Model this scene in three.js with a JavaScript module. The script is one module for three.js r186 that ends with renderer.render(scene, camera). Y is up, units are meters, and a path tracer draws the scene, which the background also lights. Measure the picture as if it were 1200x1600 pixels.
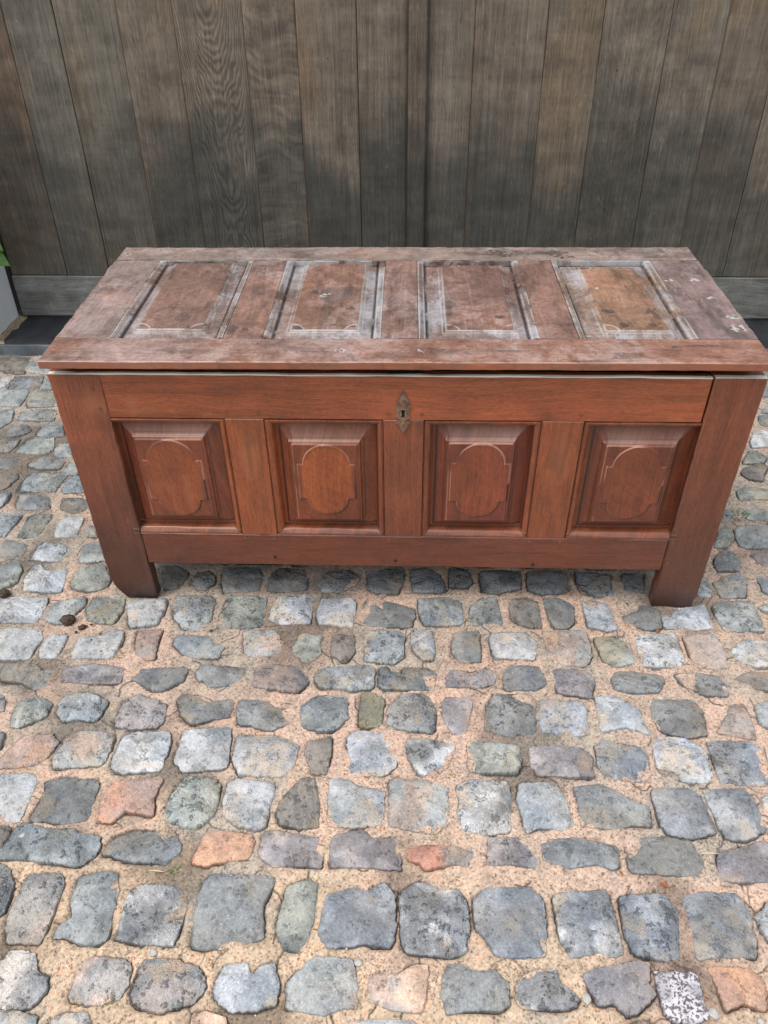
import * as THREE from 'three';
import { mergeGeometries, mergeVertices, toCreasedNormals } from 'three/addons/utils/BufferGeometryUtils.js';

// ---------------------------------------------------------------- camera, sky, sun, exposure
const scene = new THREE.Scene();
const camera = new THREE.PerspectiveCamera(66.08, 768 / 1024, 0.05, 60);
camera.rotation.order = 'YXZ';
camera.position.set(0.017, 1.3978, 1.5155);
camera.rotation.set(THREE.MathUtils.degToRad(-36.117), THREE.MathUtils.degToRad(2.248), THREE.MathUtils.degToRad(-0.6286));
const renderer = new THREE.WebGLRenderer({ antialias: true });
renderer.setSize(768, 1024);
renderer.toneMapping = THREE.LinearToneMapping;
renderer.toneMappingExposure = 1.3;
renderer.shadowMap.enabled = true;
const SUN = new THREE.Vector3(-0.42, 1.0, 0.32).normalize();
{
  const W = 256, H = 128, d = new Float32Array(W * H * 4);
  for (let r = 0; r < H; r++) for (let c = 0; c < W; c++) {
    const up = ((r + 0.5) / H - 0.5) * Math.PI, ro = ((c + 0.5) / W - 0.5) * 2 * Math.PI, y = Math.sin(up);
    const dot = Math.cos(ro) * Math.cos(up) * SUN.x + y * SUN.y + Math.sin(ro) * Math.cos(up) * SUN.z;
    let L = y > 0 ? 0.34 + 1.0 * y : 0.13;
    if (y > 0) L += 1.5 * Math.pow(Math.max(0, dot), 5);
    const o = (r * W + c) * 4;
    d[o] = L * (y > 0 ? 0.975 : 1.0); d[o + 1] = L * (y > 0 ? 0.995 : 0.9); d[o + 2] = L * (y > 0 ? 1.04 : 0.78); d[o + 3] = 1;
  }
  const sky = new THREE.DataTexture(d, W, H, THREE.RGBAFormat, THREE.FloatType);
  sky.mapping = THREE.EquirectangularReflectionMapping; sky.magFilter = THREE.LinearFilter; sky.minFilter = THREE.LinearFilter; sky.needsUpdate = true;
  scene.background = sky; scene.environment = sky;
}
const sun = new THREE.DirectionalLight(0xfff0dc, 1.2);
sun.position.copy(SUN).multiplyScalar(8); sun.castShadow = true; sun.shadow.radius = 26; sun.shadow.mapSize.set(2048, 2048);
Object.assign(sun.shadow.camera, { left: -3, right: 3, top: 3, bottom: -3, near: 0.5, far: 20 });
scene.add(sun);

// ---------------------------------------------------------------- helpers
const { clamp, lerp, smoothstep } = THREE.MathUtils;
let rs = 12345;
const rnd = () => { rs = (rs + 0x6d2b79f5) | 0; let t = Math.imul(rs ^ (rs >>> 15), 1 | rs); t = (t + Math.imul(t ^ (t >>> 7), 61 | t)) ^ t; return ((t ^ (t >>> 14)) >>> 0) / 4294967296; };
const h2 = (x, y, s) => { let n = (Math.imul(x, 374761393) + Math.imul(y, 668265263) + Math.imul(s, 1442695041)) | 0; n = Math.imul(n ^ (n >>> 13), 1274126177); n = Math.imul(n ^ (n >>> 15), 2246822519); return ((n ^ (n >>> 16)) >>> 0) / 4294967296; };
function vn(x, y, s, p = 0) {
  let ix = Math.floor(x), iy = Math.floor(y); let fx = x - ix, fy = y - iy; fx = fx * fx * (3 - 2 * fx); fy = fy * fy * (3 - 2 * fy);
  let jx = ix + 1, jy = iy + 1;
  if (p) { ix = ((ix % p) + p) % p; jx = ((jx % p) + p) % p; iy = ((iy % p) + p) % p; jy = ((jy % p) + p) % p; }
  const a = h2(ix, iy, s), b = h2(jx, iy, s), c = h2(ix, jy, s), d = h2(jx, jy, s);
  return a + (b - a) * fx + (c - a) * fy + (a - b - c + d) * fx * fy;
}
function fbm(x, y, s, o = 3, p = 0) { let v = 0, a = 0.5, t = 0; for (let i = 0; i < o; i++) { v += a * vn(x, y, s + i * 17, p); t += a; a *= 0.5; x *= 2; y *= 2; p *= 2; } return v / t; }
const s2l = (c) => { c /= 255; return c <= 0.04045 ? c / 12.92 : Math.pow((c + 0.055) / 1.055, 2.4); };
const lin = (r, g, b, k = 1) => new THREE.Color().setRGB(s2l(r) * k, s2l(g) * k, s2l(b) * k);
// a pair of textures (colour in sRGB bytes, height in grey) filled by fn(u, v, out): out = [r, g, b, height 0..255]
function bake(W, H, fn, wrap = THREE.ClampToEdgeWrapping) {
  const c = new Uint8Array(W * H * 4), b = new Uint8Array(W * H * 4), o = [0, 0, 0, 0];
  for (let j = 0, k = 0; j < H; j++) for (let i = 0; i < W; i++, k += 4) {
    fn((i + 0.5) / W, (j + 0.5) / H, o);
    c[k] = clamp(o[0], 0, 255); c[k + 1] = clamp(o[1], 0, 255); c[k + 2] = clamp(o[2], 0, 255); c[k + 3] = 255;
    b[k] = b[k + 1] = b[k + 2] = clamp(o[3], 0, 255); b[k + 3] = 255;
  }
  const mk = (d, srgb) => { const t = new THREE.DataTexture(d, W, H); t.magFilter = THREE.LinearFilter; t.minFilter = THREE.LinearFilter; t.wrapS = t.wrapT = wrap; if (srgb) t.colorSpace = THREE.SRGBColorSpace; t.needsUpdate = true; return t; };
  return [mk(c, true), mk(b, false)];
}
const used = {};
const numbered = (n) => { const k = (used[n] = (used[n] ?? -1) + 1); return k ? n + '_' + String(k).padStart(3, '0') : n; };
function mesh(name, g, m, parent) { const o = new THREE.Mesh(g, m); o.name = name; o.castShadow = o.receiveShadow = true; parent.add(o); return o; }
function thing(name, label, category, group) { const o = new THREE.Group(); o.name = numbered(name); o.userData = { label, category }; if (group) o.userData.group = group; scene.add(o); return o; }
function single(name, g, m, label, category, group) { const o = mesh(numbered(name), g, m, scene); o.userData = { label, category }; if (group) o.userData.group = group; return o; }
const TILT = THREE.MathUtils.degToRad(2.33);           // the yard falls gently away from the gate
function onYard(o, x, y, z) { o.position.set(x, y * Math.cos(TILT) - z * Math.sin(TILT), y * Math.sin(TILT) + z * Math.cos(TILT)); o.rotation.x = TILT; return o; }
function setUV(g, f) { const p = g.attributes.position, u = new Float32Array(p.count * 2); for (let i = 0; i < p.count; i++) { const q = f(p.getX(i), p.getY(i), p.getZ(i)); u[2 * i] = q[0]; u[2 * i + 1] = q[1]; } g.setAttribute('uv', new THREE.BufferAttribute(u, 2)); return g; }
// a worn board: chamfered box swept along its length with slightly wandering arrises
let boardSeed = 1;
function board(x0, x1, y0, y1, z0, z1, { bev = 0.002, jit = 0.0006, step = 0.03, edit = null } = {}) {
  const L = [x1 - x0, y1 - y0, z1 - z0], lo = [x0, y0, z0], ax = L[0] >= L[1] && L[0] >= L[2] ? 0 : L[1] >= L[2] ? 1 : 2, A = (ax + 1) % 3, B = (ax + 2) % 3, sd = boardSeed++;
  const b = Math.min(bev, L[A] * 0.3, L[B] * 0.3), n = Math.max(2, Math.round(L[ax] / step));
  const ring = [[b, 0], [L[A] - b, 0], [L[A], b], [L[A], L[B] - b], [L[A] - b, L[B]], [b, L[B]], [0, L[B] - b], [0, b]];
  const ts = [0, b]; for (let i = 1; i < n; i++) ts.push((L[ax] * i) / n); ts.push(L[ax] - b, L[ax]);
  const pos = [], idx = [];
  ts.forEach((t, k) => {
    const end = k === 0 || k === ts.length - 1;
    ring.forEach(([p, q], i) => {
      let P = p, Q = q;
      if (end) { P = clamp(p, b, L[A] - b); Q = clamp(q, b, L[B] - b); }
      const c = i >> 1;
      const w = (vn(t * 60, c * 7.3, sd) - 0.5) * 2 * jit + (vn(t * 9, c * 5.1, sd + 9) - 0.5) * 2 * jit, w2 = (vn(t * 55, c * 3.7 + 40, sd) - 0.5) * 2 * jit;
      const v = [0, 0, 0]; v[ax] = lo[ax] + t; v[A] = lo[A] + P + w; v[B] = lo[B] + Q + w2; if (edit) edit(v); pos.push(...v);
    });
  });
  for (let k = 0; k < ts.length - 1; k++) for (let i = 0; i < 8; i++) { const a = k * 8 + i, c = k * 8 + ((i + 1) % 8); idx.push(a, c, c + 8, a, c + 8, a + 8); }
  for (let i = 1; i < 7; i++) { idx.push(0, i + 1, i); const e = (ts.length - 1) * 8; idx.push(e, e + i, e + i + 1); }
  const g = new THREE.BufferGeometry(); g.setAttribute('position', new THREE.Float32BufferAttribute(pos, 3)); g.setIndex(idx);
  return toCreasedNormals(g, 0.5);
}
function flat(g) { const q = g.index ? g.toNonIndexed() : g; for (const k of Object.keys(q.attributes)) if (!['position', 'normal', 'uv'].includes(k)) q.deleteAttribute(k); return q; }
const join = (...gs) => mergeGeometries(gs.map(flat));
// ---------------------------------------------------------------- stone and mortar of the yard
// each sett: tone letter, then its outline on the ground (x,z in millimetres)
const SETTS = [
  'b -1622,-1334 -1511,-1341 -1493,-1303 -1481,-1214 -1573,-1218|g -1491,-1303 -1463,-1325 -1396,-1283 -1379,-1210 -1446,-1215 -1484,-1240|l -1556,-1178 -1506,-1188 -1506,-1129 -1523,-1099 -1543,-1099|d -1496,-1188 -1397,-1190 -1377,-1111 -1400,-1082 -1492,-1095 -1496,-1139',
  'g -1374,-1170 -1330,-1131 -1326,-1092 -1373,-1101|g -1515,-1080 -1421,-1086 -1401,-1072 -1399,-971 -1469,-970 -1496,-978|e -1379,-998 -1387,-1063 -1355,-1092 -1298,-1055 -1263,-973 -1364,-967|g 1267,-1002 1302,-1013 1297,-962 1252,-966',
  'd 1233,-941 1279,-947 1255,-878 1220,-887|g -1369,-879 -1363,-940 -1258,-946 -1241,-898 -1245,-873 -1359,-871|g -1461,-952 -1414,-957 -1384,-866 -1408,-824 -1429,-832|l 1181,-839 1204,-854 1243,-845 1211,-753 1149,-748 1153,-784',
  'g -1262,-786 -1258,-847 -1201,-852 -1166,-779 -1193,-767 -1253,-774|d -1367,-776 -1367,-825 -1321,-846 -1294,-809 -1308,-777 -1347,-764|d -1374,-744 -1372,-760 -1311,-753 -1306,-717 -1319,-675 -1345,-675 -1372,-697|e -1289,-676 -1286,-745 -1268,-765 -1196,-763 -1175,-700 -1185,-662 -1242,-665',
  'e 1099,-678 1128,-721 1151,-726 1172,-687 1150,-657 1087,-652|g -1154,-655 -1166,-693 -1155,-724 -1129,-724 -1094,-649 -1141,-648|d -1224,-610 -1219,-639 -1162,-648 -1106,-623 -1113,-583 -1167,-582 -1213,-592|d -1329,-637 -1307,-645 -1255,-628 -1245,-602 -1280,-580 -1306,-583 -1331,-601',
  'b 1064,-602 1086,-627 1139,-653 1159,-637 1133,-596 1116,-559 1080,-567 1068,-586|g -1093,-620 -1060,-598 -1043,-549 -1091,-555|b -1293,-552 -1286,-566 -1245,-556 -1227,-532 -1235,-491 -1256,-463 -1275,-470|g -1198,-465 -1198,-532 -1186,-554 -1084,-559 -1073,-542 -1080,-480 -1081,-460 -1141,-459',
  'e 1021,-503 1052,-523 1090,-516 1128,-513 1111,-464 1020,-458|g -1061,-461 -1071,-500 -1057,-542 -1024,-542 -989,-462 -1051,-454|g -1246,-441 -1226,-451 -1214,-441 -1214,-393 -1218,-374 -1236,-380|d -1176,-381 -1184,-435 -1167,-442 -1090,-431 -1074,-408 -1070,-377 -1109,-367 -1167,-369',
  'd -1038,-390 -1045,-428 -986,-429 -950,-392 -960,-363 -993,-357 -1030,-374|e 999,-396 1019,-411 1042,-413 1098,-412 1079,-358 1035,-358 1006,-371|g 949,-399 960,-406 972,-395 960,-370 942,-349 925,-348|g -1208,-349 -1142,-351 -1136,-335 -1142,-284 -1148,-244 -1163,-243 -1184,-249',
  'l -1007,-258 -1014,-287 -1007,-332 -987,-341 -949,-330 -940,-248 -998,-244|g 955,-318 983,-332 1016,-333 1070,-334 1037,-240 969,-237 950,-247 947,-280|e -1111,-244 -1116,-333 -1101,-345 -1047,-346 -1047,-304 -1053,-260 -1063,-245 -1098,-239|e 897,-289 920,-331 938,-335 940,-277 909,-240 873,-238',
  'g -916,-254 -922,-295 -903,-295 -881,-249 -907,-249|d -1149,-210 -1138,-227 -1085,-225 -1072,-211 -1067,-162 -1126,-155 -1139,-160|b 964,-203 977,-216 1029,-217 1011,-163 984,-163|d 860,-188 875,-211 901,-225 920,-221 926,-193 923,-162 912,-143 855,-142 853,-163',
  'l -1040,-157 -1037,-206 -1023,-221 -963,-208 -930,-181 -929,-143 -994,-142 -1036,-149|g -901,-149 -905,-198 -886,-221 -862,-216 -827,-151 -867,-139 -895,-139|d 131,-134 177,-130 187,-80 168,-63 129,-66|g 952,-117 983,-126 1007,-114 981,-41 951,-64',
  'd 596,-122 653,-123 632,-53 590,-64|b -665,-123 -619,-128 -584,-105 -583,-84 -598,-38 -633,-42 -654,-91|d -489,-103 -453,-123 -400,-124 -376,-93 -382,-37 -470,-29|d 27,-127 73,-132 102,-107 119,-54 100,-42 33,-44 26,-77',
  'e -1117,-134 -1065,-138 -1044,-104 -1040,-58 -1072,-26 -1094,-37|g 832,-94 906,-133 917,-104 897,-43 836,-39|d 212,-122 316,-129 313,-66 257,-41 213,-48|d 471,-128 559,-121 552,-40 502,-38 469,-78',
  'd 342,-125 442,-123 438,-53 374,-42 337,-59|g 791,-126 811,-118 817,-69 806,-41 774,-44|d -225,-71 -205,-109 -148,-123 -115,-103 -121,-65 -159,-36 -210,-39|d -359,-85 -335,-124 -276,-121 -253,-91 -254,-46 -300,-33 -355,-36',
  'd -564,-80 -554,-102 -527,-111 -507,-90 -503,-65 -523,-36 -553,-43|d -93,-124 3,-127 1,-68 -12,-35 -69,-38 -92,-58|l -1011,-34 -1021,-64 -1020,-115 -1003,-129 -980,-106 -950,-101 -916,-115 -911,-61 -907,-22 -955,-21 -1005,-25|e -889,-47 -890,-92 -882,-121 -824,-130 -789,-74 -787,-44 -823,-26 -873,-32',
  'g 920,-5 977,-29 967,13 930,6|b 288,-18 328,-27 353,-8 353,75 327,81 281,55 277,13|g 804,-6 827,-21 905,-24 904,73 812,83 802,54|d 371,-24 411,-25 443,2 436,62 412,81 383,78 373,34',
  'g 178,16 211,-20 245,-25 257,59 247,78 178,72|l -217,40 -207,-7 -135,-15 -118,3 -123,86 -205,77|g 47,-13 122,-22 155,-3 156,69 119,78 60,75 48,41|l -336,50 -326,-16 -243,-24 -228,1 -232,77 -302,83 -336,69',
  'l 666,24 689,8 751,-1 783,-9 780,69 755,80 663,72|l 471,-18 520,-19 536,15 542,78 512,84 472,72 470,36|d 564,37 606,17 616,-6 659,9 652,72 618,80 570,70|e -816,42 -810,-2 -730,1 -720,43 -733,93 -799,83',
  'd -104,52 -90,-10 -45,-7 33,23 25,86 -64,85 -102,78|l -711,28 -703,4 -616,2 -612,41 -619,90 -685,99|e -466,75 -459,-1 -445,-18 -360,-15 -351,27 -353,88 -391,101 -459,101|g -594,25 -585,-8 -501,-12 -485,11 -485,76 -509,106 -547,103 -584,63',
  'l -1053,20 -1048,4 -937,1 -929,29 -928,86 -937,92 -1039,92 -1062,51|g -914,71 -909,24 -833,-3 -826,26 -846,76 -862,92 -899,89|l 25,108 38,93 78,96 85,169 77,190 54,190 30,157|l 222,100 309,100 334,129 323,181 269,182 224,176',
  'g -89,118 -79,100 -4,101 9,119 7,185 -18,205 -85,194|m 700,100 773,91 786,126 776,200 735,204 701,182|d 131,106 193,97 195,146 192,194 146,198 126,168|m -393,107 -315,105 -292,144 -294,182 -349,193 -380,180',
  'm 357,93 458,91 463,167 442,201 380,196 378,169 355,149|l 582,102 678,93 680,182 656,199 581,198 578,144|l 803,146 845,110 926,115 912,183 848,195 810,173|b -170,141 -161,112 -116,118 -111,167 -128,201 -166,185',
  'e 480,112 561,104 560,145 564,185 515,203 489,180|p -658,145 -659,113 -600,111 -602,144 -595,202 -617,206 -646,187|e -262,164 -247,114 -193,120 -198,145 -193,176 -220,210 -256,188|l -801,190 -799,141 -744,136 -724,114 -696,121 -692,167 -701,205 -792,207',
  'l -1024,139 -996,115 -909,115 -895,143 -904,210 -971,213 -1005,195|g -563,150 -548,125 -474,130 -463,148 -434,161 -442,195 -488,202 -534,184|l -887,178 -878,132 -833,135 -830,167 -835,205 -874,205|b 784,232 821,215 891,213 872,267 825,262',
  'v 108,248 119,222 150,224 169,237 206,210 225,229 220,258 182,273 113,273|d -50,245 -46,219 -28,216 -17,244 3,254 8,218 64,217 84,236 78,283 -11,282 -46,277|d 245,225 267,205 328,207 342,255 317,277 260,279 244,270|v 364,222 383,212 457,220 456,246 439,293 365,282',
  'd 648,222 692,215 744,226 771,257 756,282 699,280 657,254|g -201,249 -185,226 -99,214 -64,216 -61,277 -115,288 -185,280|d 496,239 517,219 610,226 616,242 598,277 534,281 497,270|d -483,249 -474,219 -442,223 -369,227 -369,259 -391,279 -439,286 -473,268',
  'v -344,226 -315,214 -247,221 -215,262 -221,275 -238,297 -335,284 -344,271|v -797,282 -800,237 -759,220 -661,234 -656,279 -712,283 -775,279|d -951,260 -949,227 -882,226 -850,248 -818,244 -815,295 -852,304 -890,285 -938,279|d -639,250 -624,239 -513,230 -509,269 -556,302 -588,296 -632,266',
  'g 809,305 861,298 832,379 798,357|y -89,345 -85,299 -70,293 -35,313 -40,384 -87,388|v -935,323 -920,324 -905,338 -901,362 -916,368|d 198,323 223,289 303,292 310,311 301,392 248,405 191,389',
  'd -510,325 -499,309 -468,315 -440,332 -388,319 -380,334 -384,369 -416,376 -462,389 -491,366|l 451,292 497,294 538,329 547,394 500,376 446,389 446,337|v 97,322 107,304 161,303 165,326 149,396 118,400 100,363|d 578,298 665,299 681,326 673,388 629,398 577,385 567,346',
  'd -25,337 9,297 83,293 78,395 5,394 -24,378|g -224,336 -188,306 -124,306 -114,363 -145,398 -212,394|p 716,359 747,312 778,306 784,329 777,397 735,395 698,382|u 322,308 412,307 421,326 417,395 388,401 315,389',
  'g -780,344 -772,316 -719,309 -671,335 -680,385 -724,384 -751,390 -771,373|d -366,345 -363,324 -328,322 -254,328 -237,342 -236,377 -287,404 -327,391 -359,386|v -637,381 -632,334 -603,312 -532,338 -527,379 -536,399 -591,406 -629,401|e -876,382 -875,340 -829,325 -797,344 -798,380 -845,408 -863,407',
  'd -893,422 -869,427 -866,463 -874,466|l 549,405 569,398 623,401 660,432 654,504 599,508 548,485|l -477,482 -475,414 -458,404 -373,401 -364,485 -366,500 -452,510|l -112,430 -103,402 -37,403 -8,428 -26,444 -2,475 -11,496 -33,507 -100,506 -100,478',
  'e 149,429 159,421 260,429 260,474 249,497 151,495|u 427,427 451,411 477,421 529,430 531,462 526,503 485,511 434,500 422,470|u 671,410 759,407 781,421 783,455 773,511 711,513 670,504|s 18,421 62,420 122,432 106,483 88,501 47,505 20,464',
  'm -741,489 -736,432 -708,417 -656,415 -624,427 -626,465 -630,497 -677,506 -732,507|b -201,459 -194,432 -148,417 -144,447 -150,508 -181,508 -190,485|v 284,442 294,428 392,434 411,454 410,501 372,502 297,499 282,479|l -354,479 -354,425 -342,417 -266,418 -219,438 -220,486 -239,516 -297,519 -334,512',
  'l -612,486 -606,429 -588,417 -508,412 -499,440 -501,499 -507,510 -578,516 -606,507|p -854,492 -846,465 -827,432 -767,426 -745,443 -752,479 -771,503 -809,511 -846,512 -860,505|l 741,541 779,531 766,578 740,570|d 366,527 422,520 457,539 487,562 507,566 502,608 465,607 429,617 368,612 367,565',
  's 120,586 129,572 120,533 150,514 225,516 233,545 223,624 177,635 135,627|l -140,593 -139,522 -104,522 -81,536 -27,547 -31,618 -80,626 -135,625|u 521,535 543,525 599,526 620,544 624,618 579,631 539,625 524,603|u 629,535 665,524 712,523 723,556 727,611 686,630 644,633 635,595',
  'l 245,554 255,520 321,518 340,542 349,608 324,622 283,616 256,630|m -16,608 -17,522 7,517 65,519 102,534 100,605 80,635 30,630 -12,622|d -729,565 -738,545 -701,529 -668,534 -637,532 -621,547 -622,605 -623,626 -668,635 -731,629 -738,623|e -468,620 -465,568 -444,525 -395,524 -370,538 -364,599 -389,636 -423,637',
  'r -601,624 -603,567 -589,539 -503,525 -492,532 -499,574 -491,611 -525,608 -548,604 -571,630|l -851,531 -771,526 -755,546 -755,623 -760,633 -813,631|l -355,584 -352,535 -332,526 -259,533 -254,553 -262,628 -278,638 -322,630 -346,612|b -243,596 -236,572 -202,522 -173,520 -157,584 -158,630 -202,631 -233,623',
  'b -801,647 -767,646 -765,673 -777,695|d 444,656 467,636 534,632 568,642 581,667 581,705 531,708 445,702|v 177,648 184,642 238,642 266,659 272,688 265,701 221,696 177,695|d 285,654 301,642 359,639 426,654 426,684 413,699 379,692 329,699 283,684',
  'v -129,673 -125,647 -67,632 -45,649 -7,646 10,661 8,704 6,710 -63,710 -124,707|v 619,662 659,652 701,636 743,641 718,713 646,717 606,712|g -755,646 -746,634 -718,640 -685,646 -643,645 -623,654 -583,659 -579,690 -583,699 -609,720 -665,714 -720,711 -761,712 -779,700|v -265,677 -260,642 -231,639 -154,652 -143,670 -142,710 -185,709 -233,712 -260,694',
  'd -565,681 -557,659 -515,644 -476,645 -455,660 -432,653 -417,683 -433,699 -442,714 -476,708 -505,709 -561,696|o -388,698 -377,649 -345,642 -289,649 -277,664 -285,695 -317,702 -364,712 -388,706|O 24,667 55,660 101,661 158,668 163,685 154,704 112,699 59,709 47,698 24,691|d -766,720 -740,728 -716,756 -715,804 -726,815',
  'l 648,781 679,757 707,764 683,831 659,817|u -134,832 -127,764 -73,747 -56,754 -21,737 -1,761 2,814 -8,850 -55,846 -115,853|s 9,756 35,738 59,735 86,748 114,744 129,761 134,817 124,854 98,863 57,861 20,857 12,828|u 528,748 570,737 627,741 641,770 636,818 625,850 574,851 526,853 528,806',
  'u 146,762 173,740 209,733 249,738 271,761 270,814 263,857 227,861 176,859 163,831 147,813|D -359,853 -364,771 -350,732 -235,729 -227,743 -242,787 -232,842 -306,862 -355,860|q -697,841 -702,815 -697,748 -693,737 -631,738 -620,762 -624,846 -628,861 -683,862|u 412,757 427,747 494,744 510,773 504,818 493,854 470,858 421,849 410,810',
  's -495,850 -495,813 -497,778 -484,754 -445,749 -402,758 -382,779 -384,821 -391,856 -440,857|e -211,827 -207,782 -200,750 -165,735 -145,741 -146,803 -156,858 -174,862 -197,856|s 291,760 298,748 386,740 394,757 399,846 383,855 335,853 303,857 294,835|g -606,853 -602,831 -584,815 -597,789 -598,745 -552,729 -531,731 -514,767 -514,802 -511,850 -537,862 -566,857 -588,849',
  'v 324,886 361,873 395,867 419,859 439,866 433,893 441,912 408,939 387,943 368,929 344,930|o 543,870 555,866 605,869 627,887 621,920 613,930 581,921 553,933 548,903|P -41,906 -27,893 6,895 35,877 57,880 57,910 49,951 0,949 -40,936|D 82,923 90,882 112,875 152,887 171,882 194,900 195,932 180,945 138,945 88,951',
  'S 447,879 476,877 512,877 517,897 518,945 491,954 455,948 447,925|l -303,914 -293,890 -253,882 -247,897 -237,900 -232,886 -209,879 -196,911 -193,943 -227,954 -269,958 -298,940|s 211,899 244,878 280,880 283,897 311,923 304,934 279,939 215,941 207,932|w -694,898 -679,890 -677,876 -659,873 -628,880 -616,906 -593,914 -591,942 -605,962 -655,965 -673,957',
  'm -181,914 -153,882 -136,870 -72,873 -63,907 -61,946 -92,952 -113,959 -174,952|P -544,941 -544,897 -523,882 -474,883 -458,891 -452,918 -459,945 -499,955 -537,952|q -445,938 -442,904 -432,883 -381,880 -328,898 -320,921 -336,948 -386,963 -427,957|b 398,955 414,953 421,960 393,964',
  'P -331,967 -311,961 -278,968 -272,980 -328,982|l -70,968 -28,964 35,965 39,987 -68,990|P -565,983 -545,970 -510,967 -498,981 -498,1002 -561,1004|g -662,973 -624,969 -593,974 -587,986 -585,1005 -648,1007',
].join('|').split('|');

const TONES = {   // [first colour, second colour, roughness of the top, share of the second]
  g: [[116, 125, 130], [140, 148, 152], 1], d: [[106, 110, 112], [124, 127, 128], 1.2], D: [[116, 119, 120], [128, 131, 131], 0.6], l: [[140, 147, 153], [160, 164, 170], 1],
  e: [[116, 123, 118], [138, 145, 138], 1], v: [[120, 115, 120], [146, 139, 142], 1], p: [[156, 130, 119], [148, 137, 131], 0.8], r: [[182, 138, 120], [164, 136, 125], 0.7],
  q: [[152, 138, 131], [135, 134, 132], 1.2], b: [[124, 115, 106], [108, 104, 99], 1], o: [[194, 146, 116], [176, 134, 114], 0.6], O: [[182, 120, 96], [142, 135, 133], 0.8],
  P: [[196, 164, 144], [152, 147, 143], 1], m: [[146, 150, 150], [168, 144, 130], 1], u: [[110, 118, 129], [136, 142, 151], 1.2], y: [[110, 113, 106], [134, 130, 100], 1],
  s: [[116, 121, 127], [166, 169, 174], 2.2], S: [[192, 193, 196], [178, 179, 184], 1.6], w: [[172, 168, 166], [142, 143, 146], 1.8],
};
const STONE_GAIN = 1.36, dull = ([r, g, bl], DESAT) => { const m = (r + g + bl) / 3; return [lerp(r, m, DESAT), lerp(g, m, DESAT), lerp(bl, m, DESAT)]; };
// kinds of split stone: k = { pits, spots, patch: broad light and dark, streak: laminated }
function stoneTexture(seed, k) {
  return bake(1024, 1024, (u, v, o) => {
    const n1 = fbm(u * 10, v * 10, seed, 5, 10), n2 = fbm(u * 90, v * 90, seed + 5, 2, 90), n3 = vn(u * 256, v * 256, seed + 9, 256), n4 = fbm(u * 30, v * 30, seed + 23, 4, 30);
    const st = fbm(u * 4, v * 64 + n1 * 5, seed + 61, 3, 64), ridge = 1 - Math.abs(n4 - 0.5) * 4;
    let h = 120 + (n1 - 0.5) * 120 + (n4 - 0.5) * 110 + (n2 - 0.5) * 60 + (n3 - 0.5) * 26 + (st - 0.5) * 120 * k.streak;
    let c = 214 + (n4 - 0.5) * 30 + (n2 - 0.5) * 38 + (n3 - 0.5) * 42 + (smoothstep(n1, 0.34, 0.66) - 0.5) * 46 * k.patch + (st - 0.5) * 90 * k.streak;
    const pit = smoothstep(n4 * 0.65 + n2 * 0.35, 0.26, 0.4); c *= lerp(1 - k.pits, 1, pit); h -= (1 - pit) * 80;
    const vein = smoothstep(ridge, 0.9, 1) * smoothstep(n1, 0.5, 0.62); c += vein * k.spots; c += smoothstep(n2 * 0.5 + n3 * 0.5, 0.72, 0.8) * k.spots;
    const warm = (fbm(u * 6 + 3, v * 6, seed + 31, 3, 6) - 0.5) * 26;
    const sand = smoothstep(fbm(u * 6 + 1, v * 6 + 4, seed + 41, 5, 6) + (n2 - 0.5) * 0.16, 0.63, 0.69) * smoothstep(n3 * 0.5 + n4 * 0.5, 0.34, 0.52) * 0.65;
    o[0] = lerp(c + warm, 255, sand); o[1] = lerp(c + warm * 0.35, 228, sand); o[2] = lerp(c - warm * 0.5, 196, sand); o[3] = h + sand * 25;
  }, THREE.RepeatWrapping);
}
const KINDS = { smooth: stoneTexture(11, { pits: 0.06, spots: 22, patch: 0.35, streak: 0.1 }), patchy: stoneTexture(45, { pits: 0.08, spots: 22, patch: 0.8, streak: 0.1 }), rough: stoneTexture(77, { pits: 0.17, spots: 30, patch: 0.8, streak: 0.15 }), layered: stoneTexture(93, { pits: 0.1, spots: 24, patch: 0.45, streak: 0.7 }) };
const [rgC, rgB] = KINDS.rough, [stC] = KINDS.smooth;
const [grC, grB] = bake(512, 512, (u, v, o) => {
  const a = fbm(u * 90, v * 90, 5, 2, 90), b = vn(u * 190, v * 190, 8, 190), k = fbm(u * 14, v * 14, 15, 2, 14);
  let c = 222 - smoothstep(a * 0.55 + b * 0.45, 0.46, 0.62) * 120; c = lerp(c, 150, smoothstep(k, 0.5, 0.7) * 0.5);
  o[0] = c + 4; o[1] = c; o[2] = c + 4; o[3] = 90 + (a - 0.5) * 160 + (b - 0.5) * 60;
}, THREE.RepeatWrapping);
const stoneMat = (map, bumpMap, bumpScale) => new THREE.MeshStandardMaterial({ map, bumpMap, bumpScale, roughness: 0.82, vertexColors: true });
const M_STONES = { smooth: stoneMat(...KINDS.smooth, 0.004), patchy: stoneMat(...KINDS.patchy, 0.005), rough: stoneMat(...KINDS.rough, 0.009), layered: stoneMat(...KINDS.layered, 0.006) }, M_STONE = M_STONES.patchy, M_GRANITE = stoneMat(grC, grB, 0.003);

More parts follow.
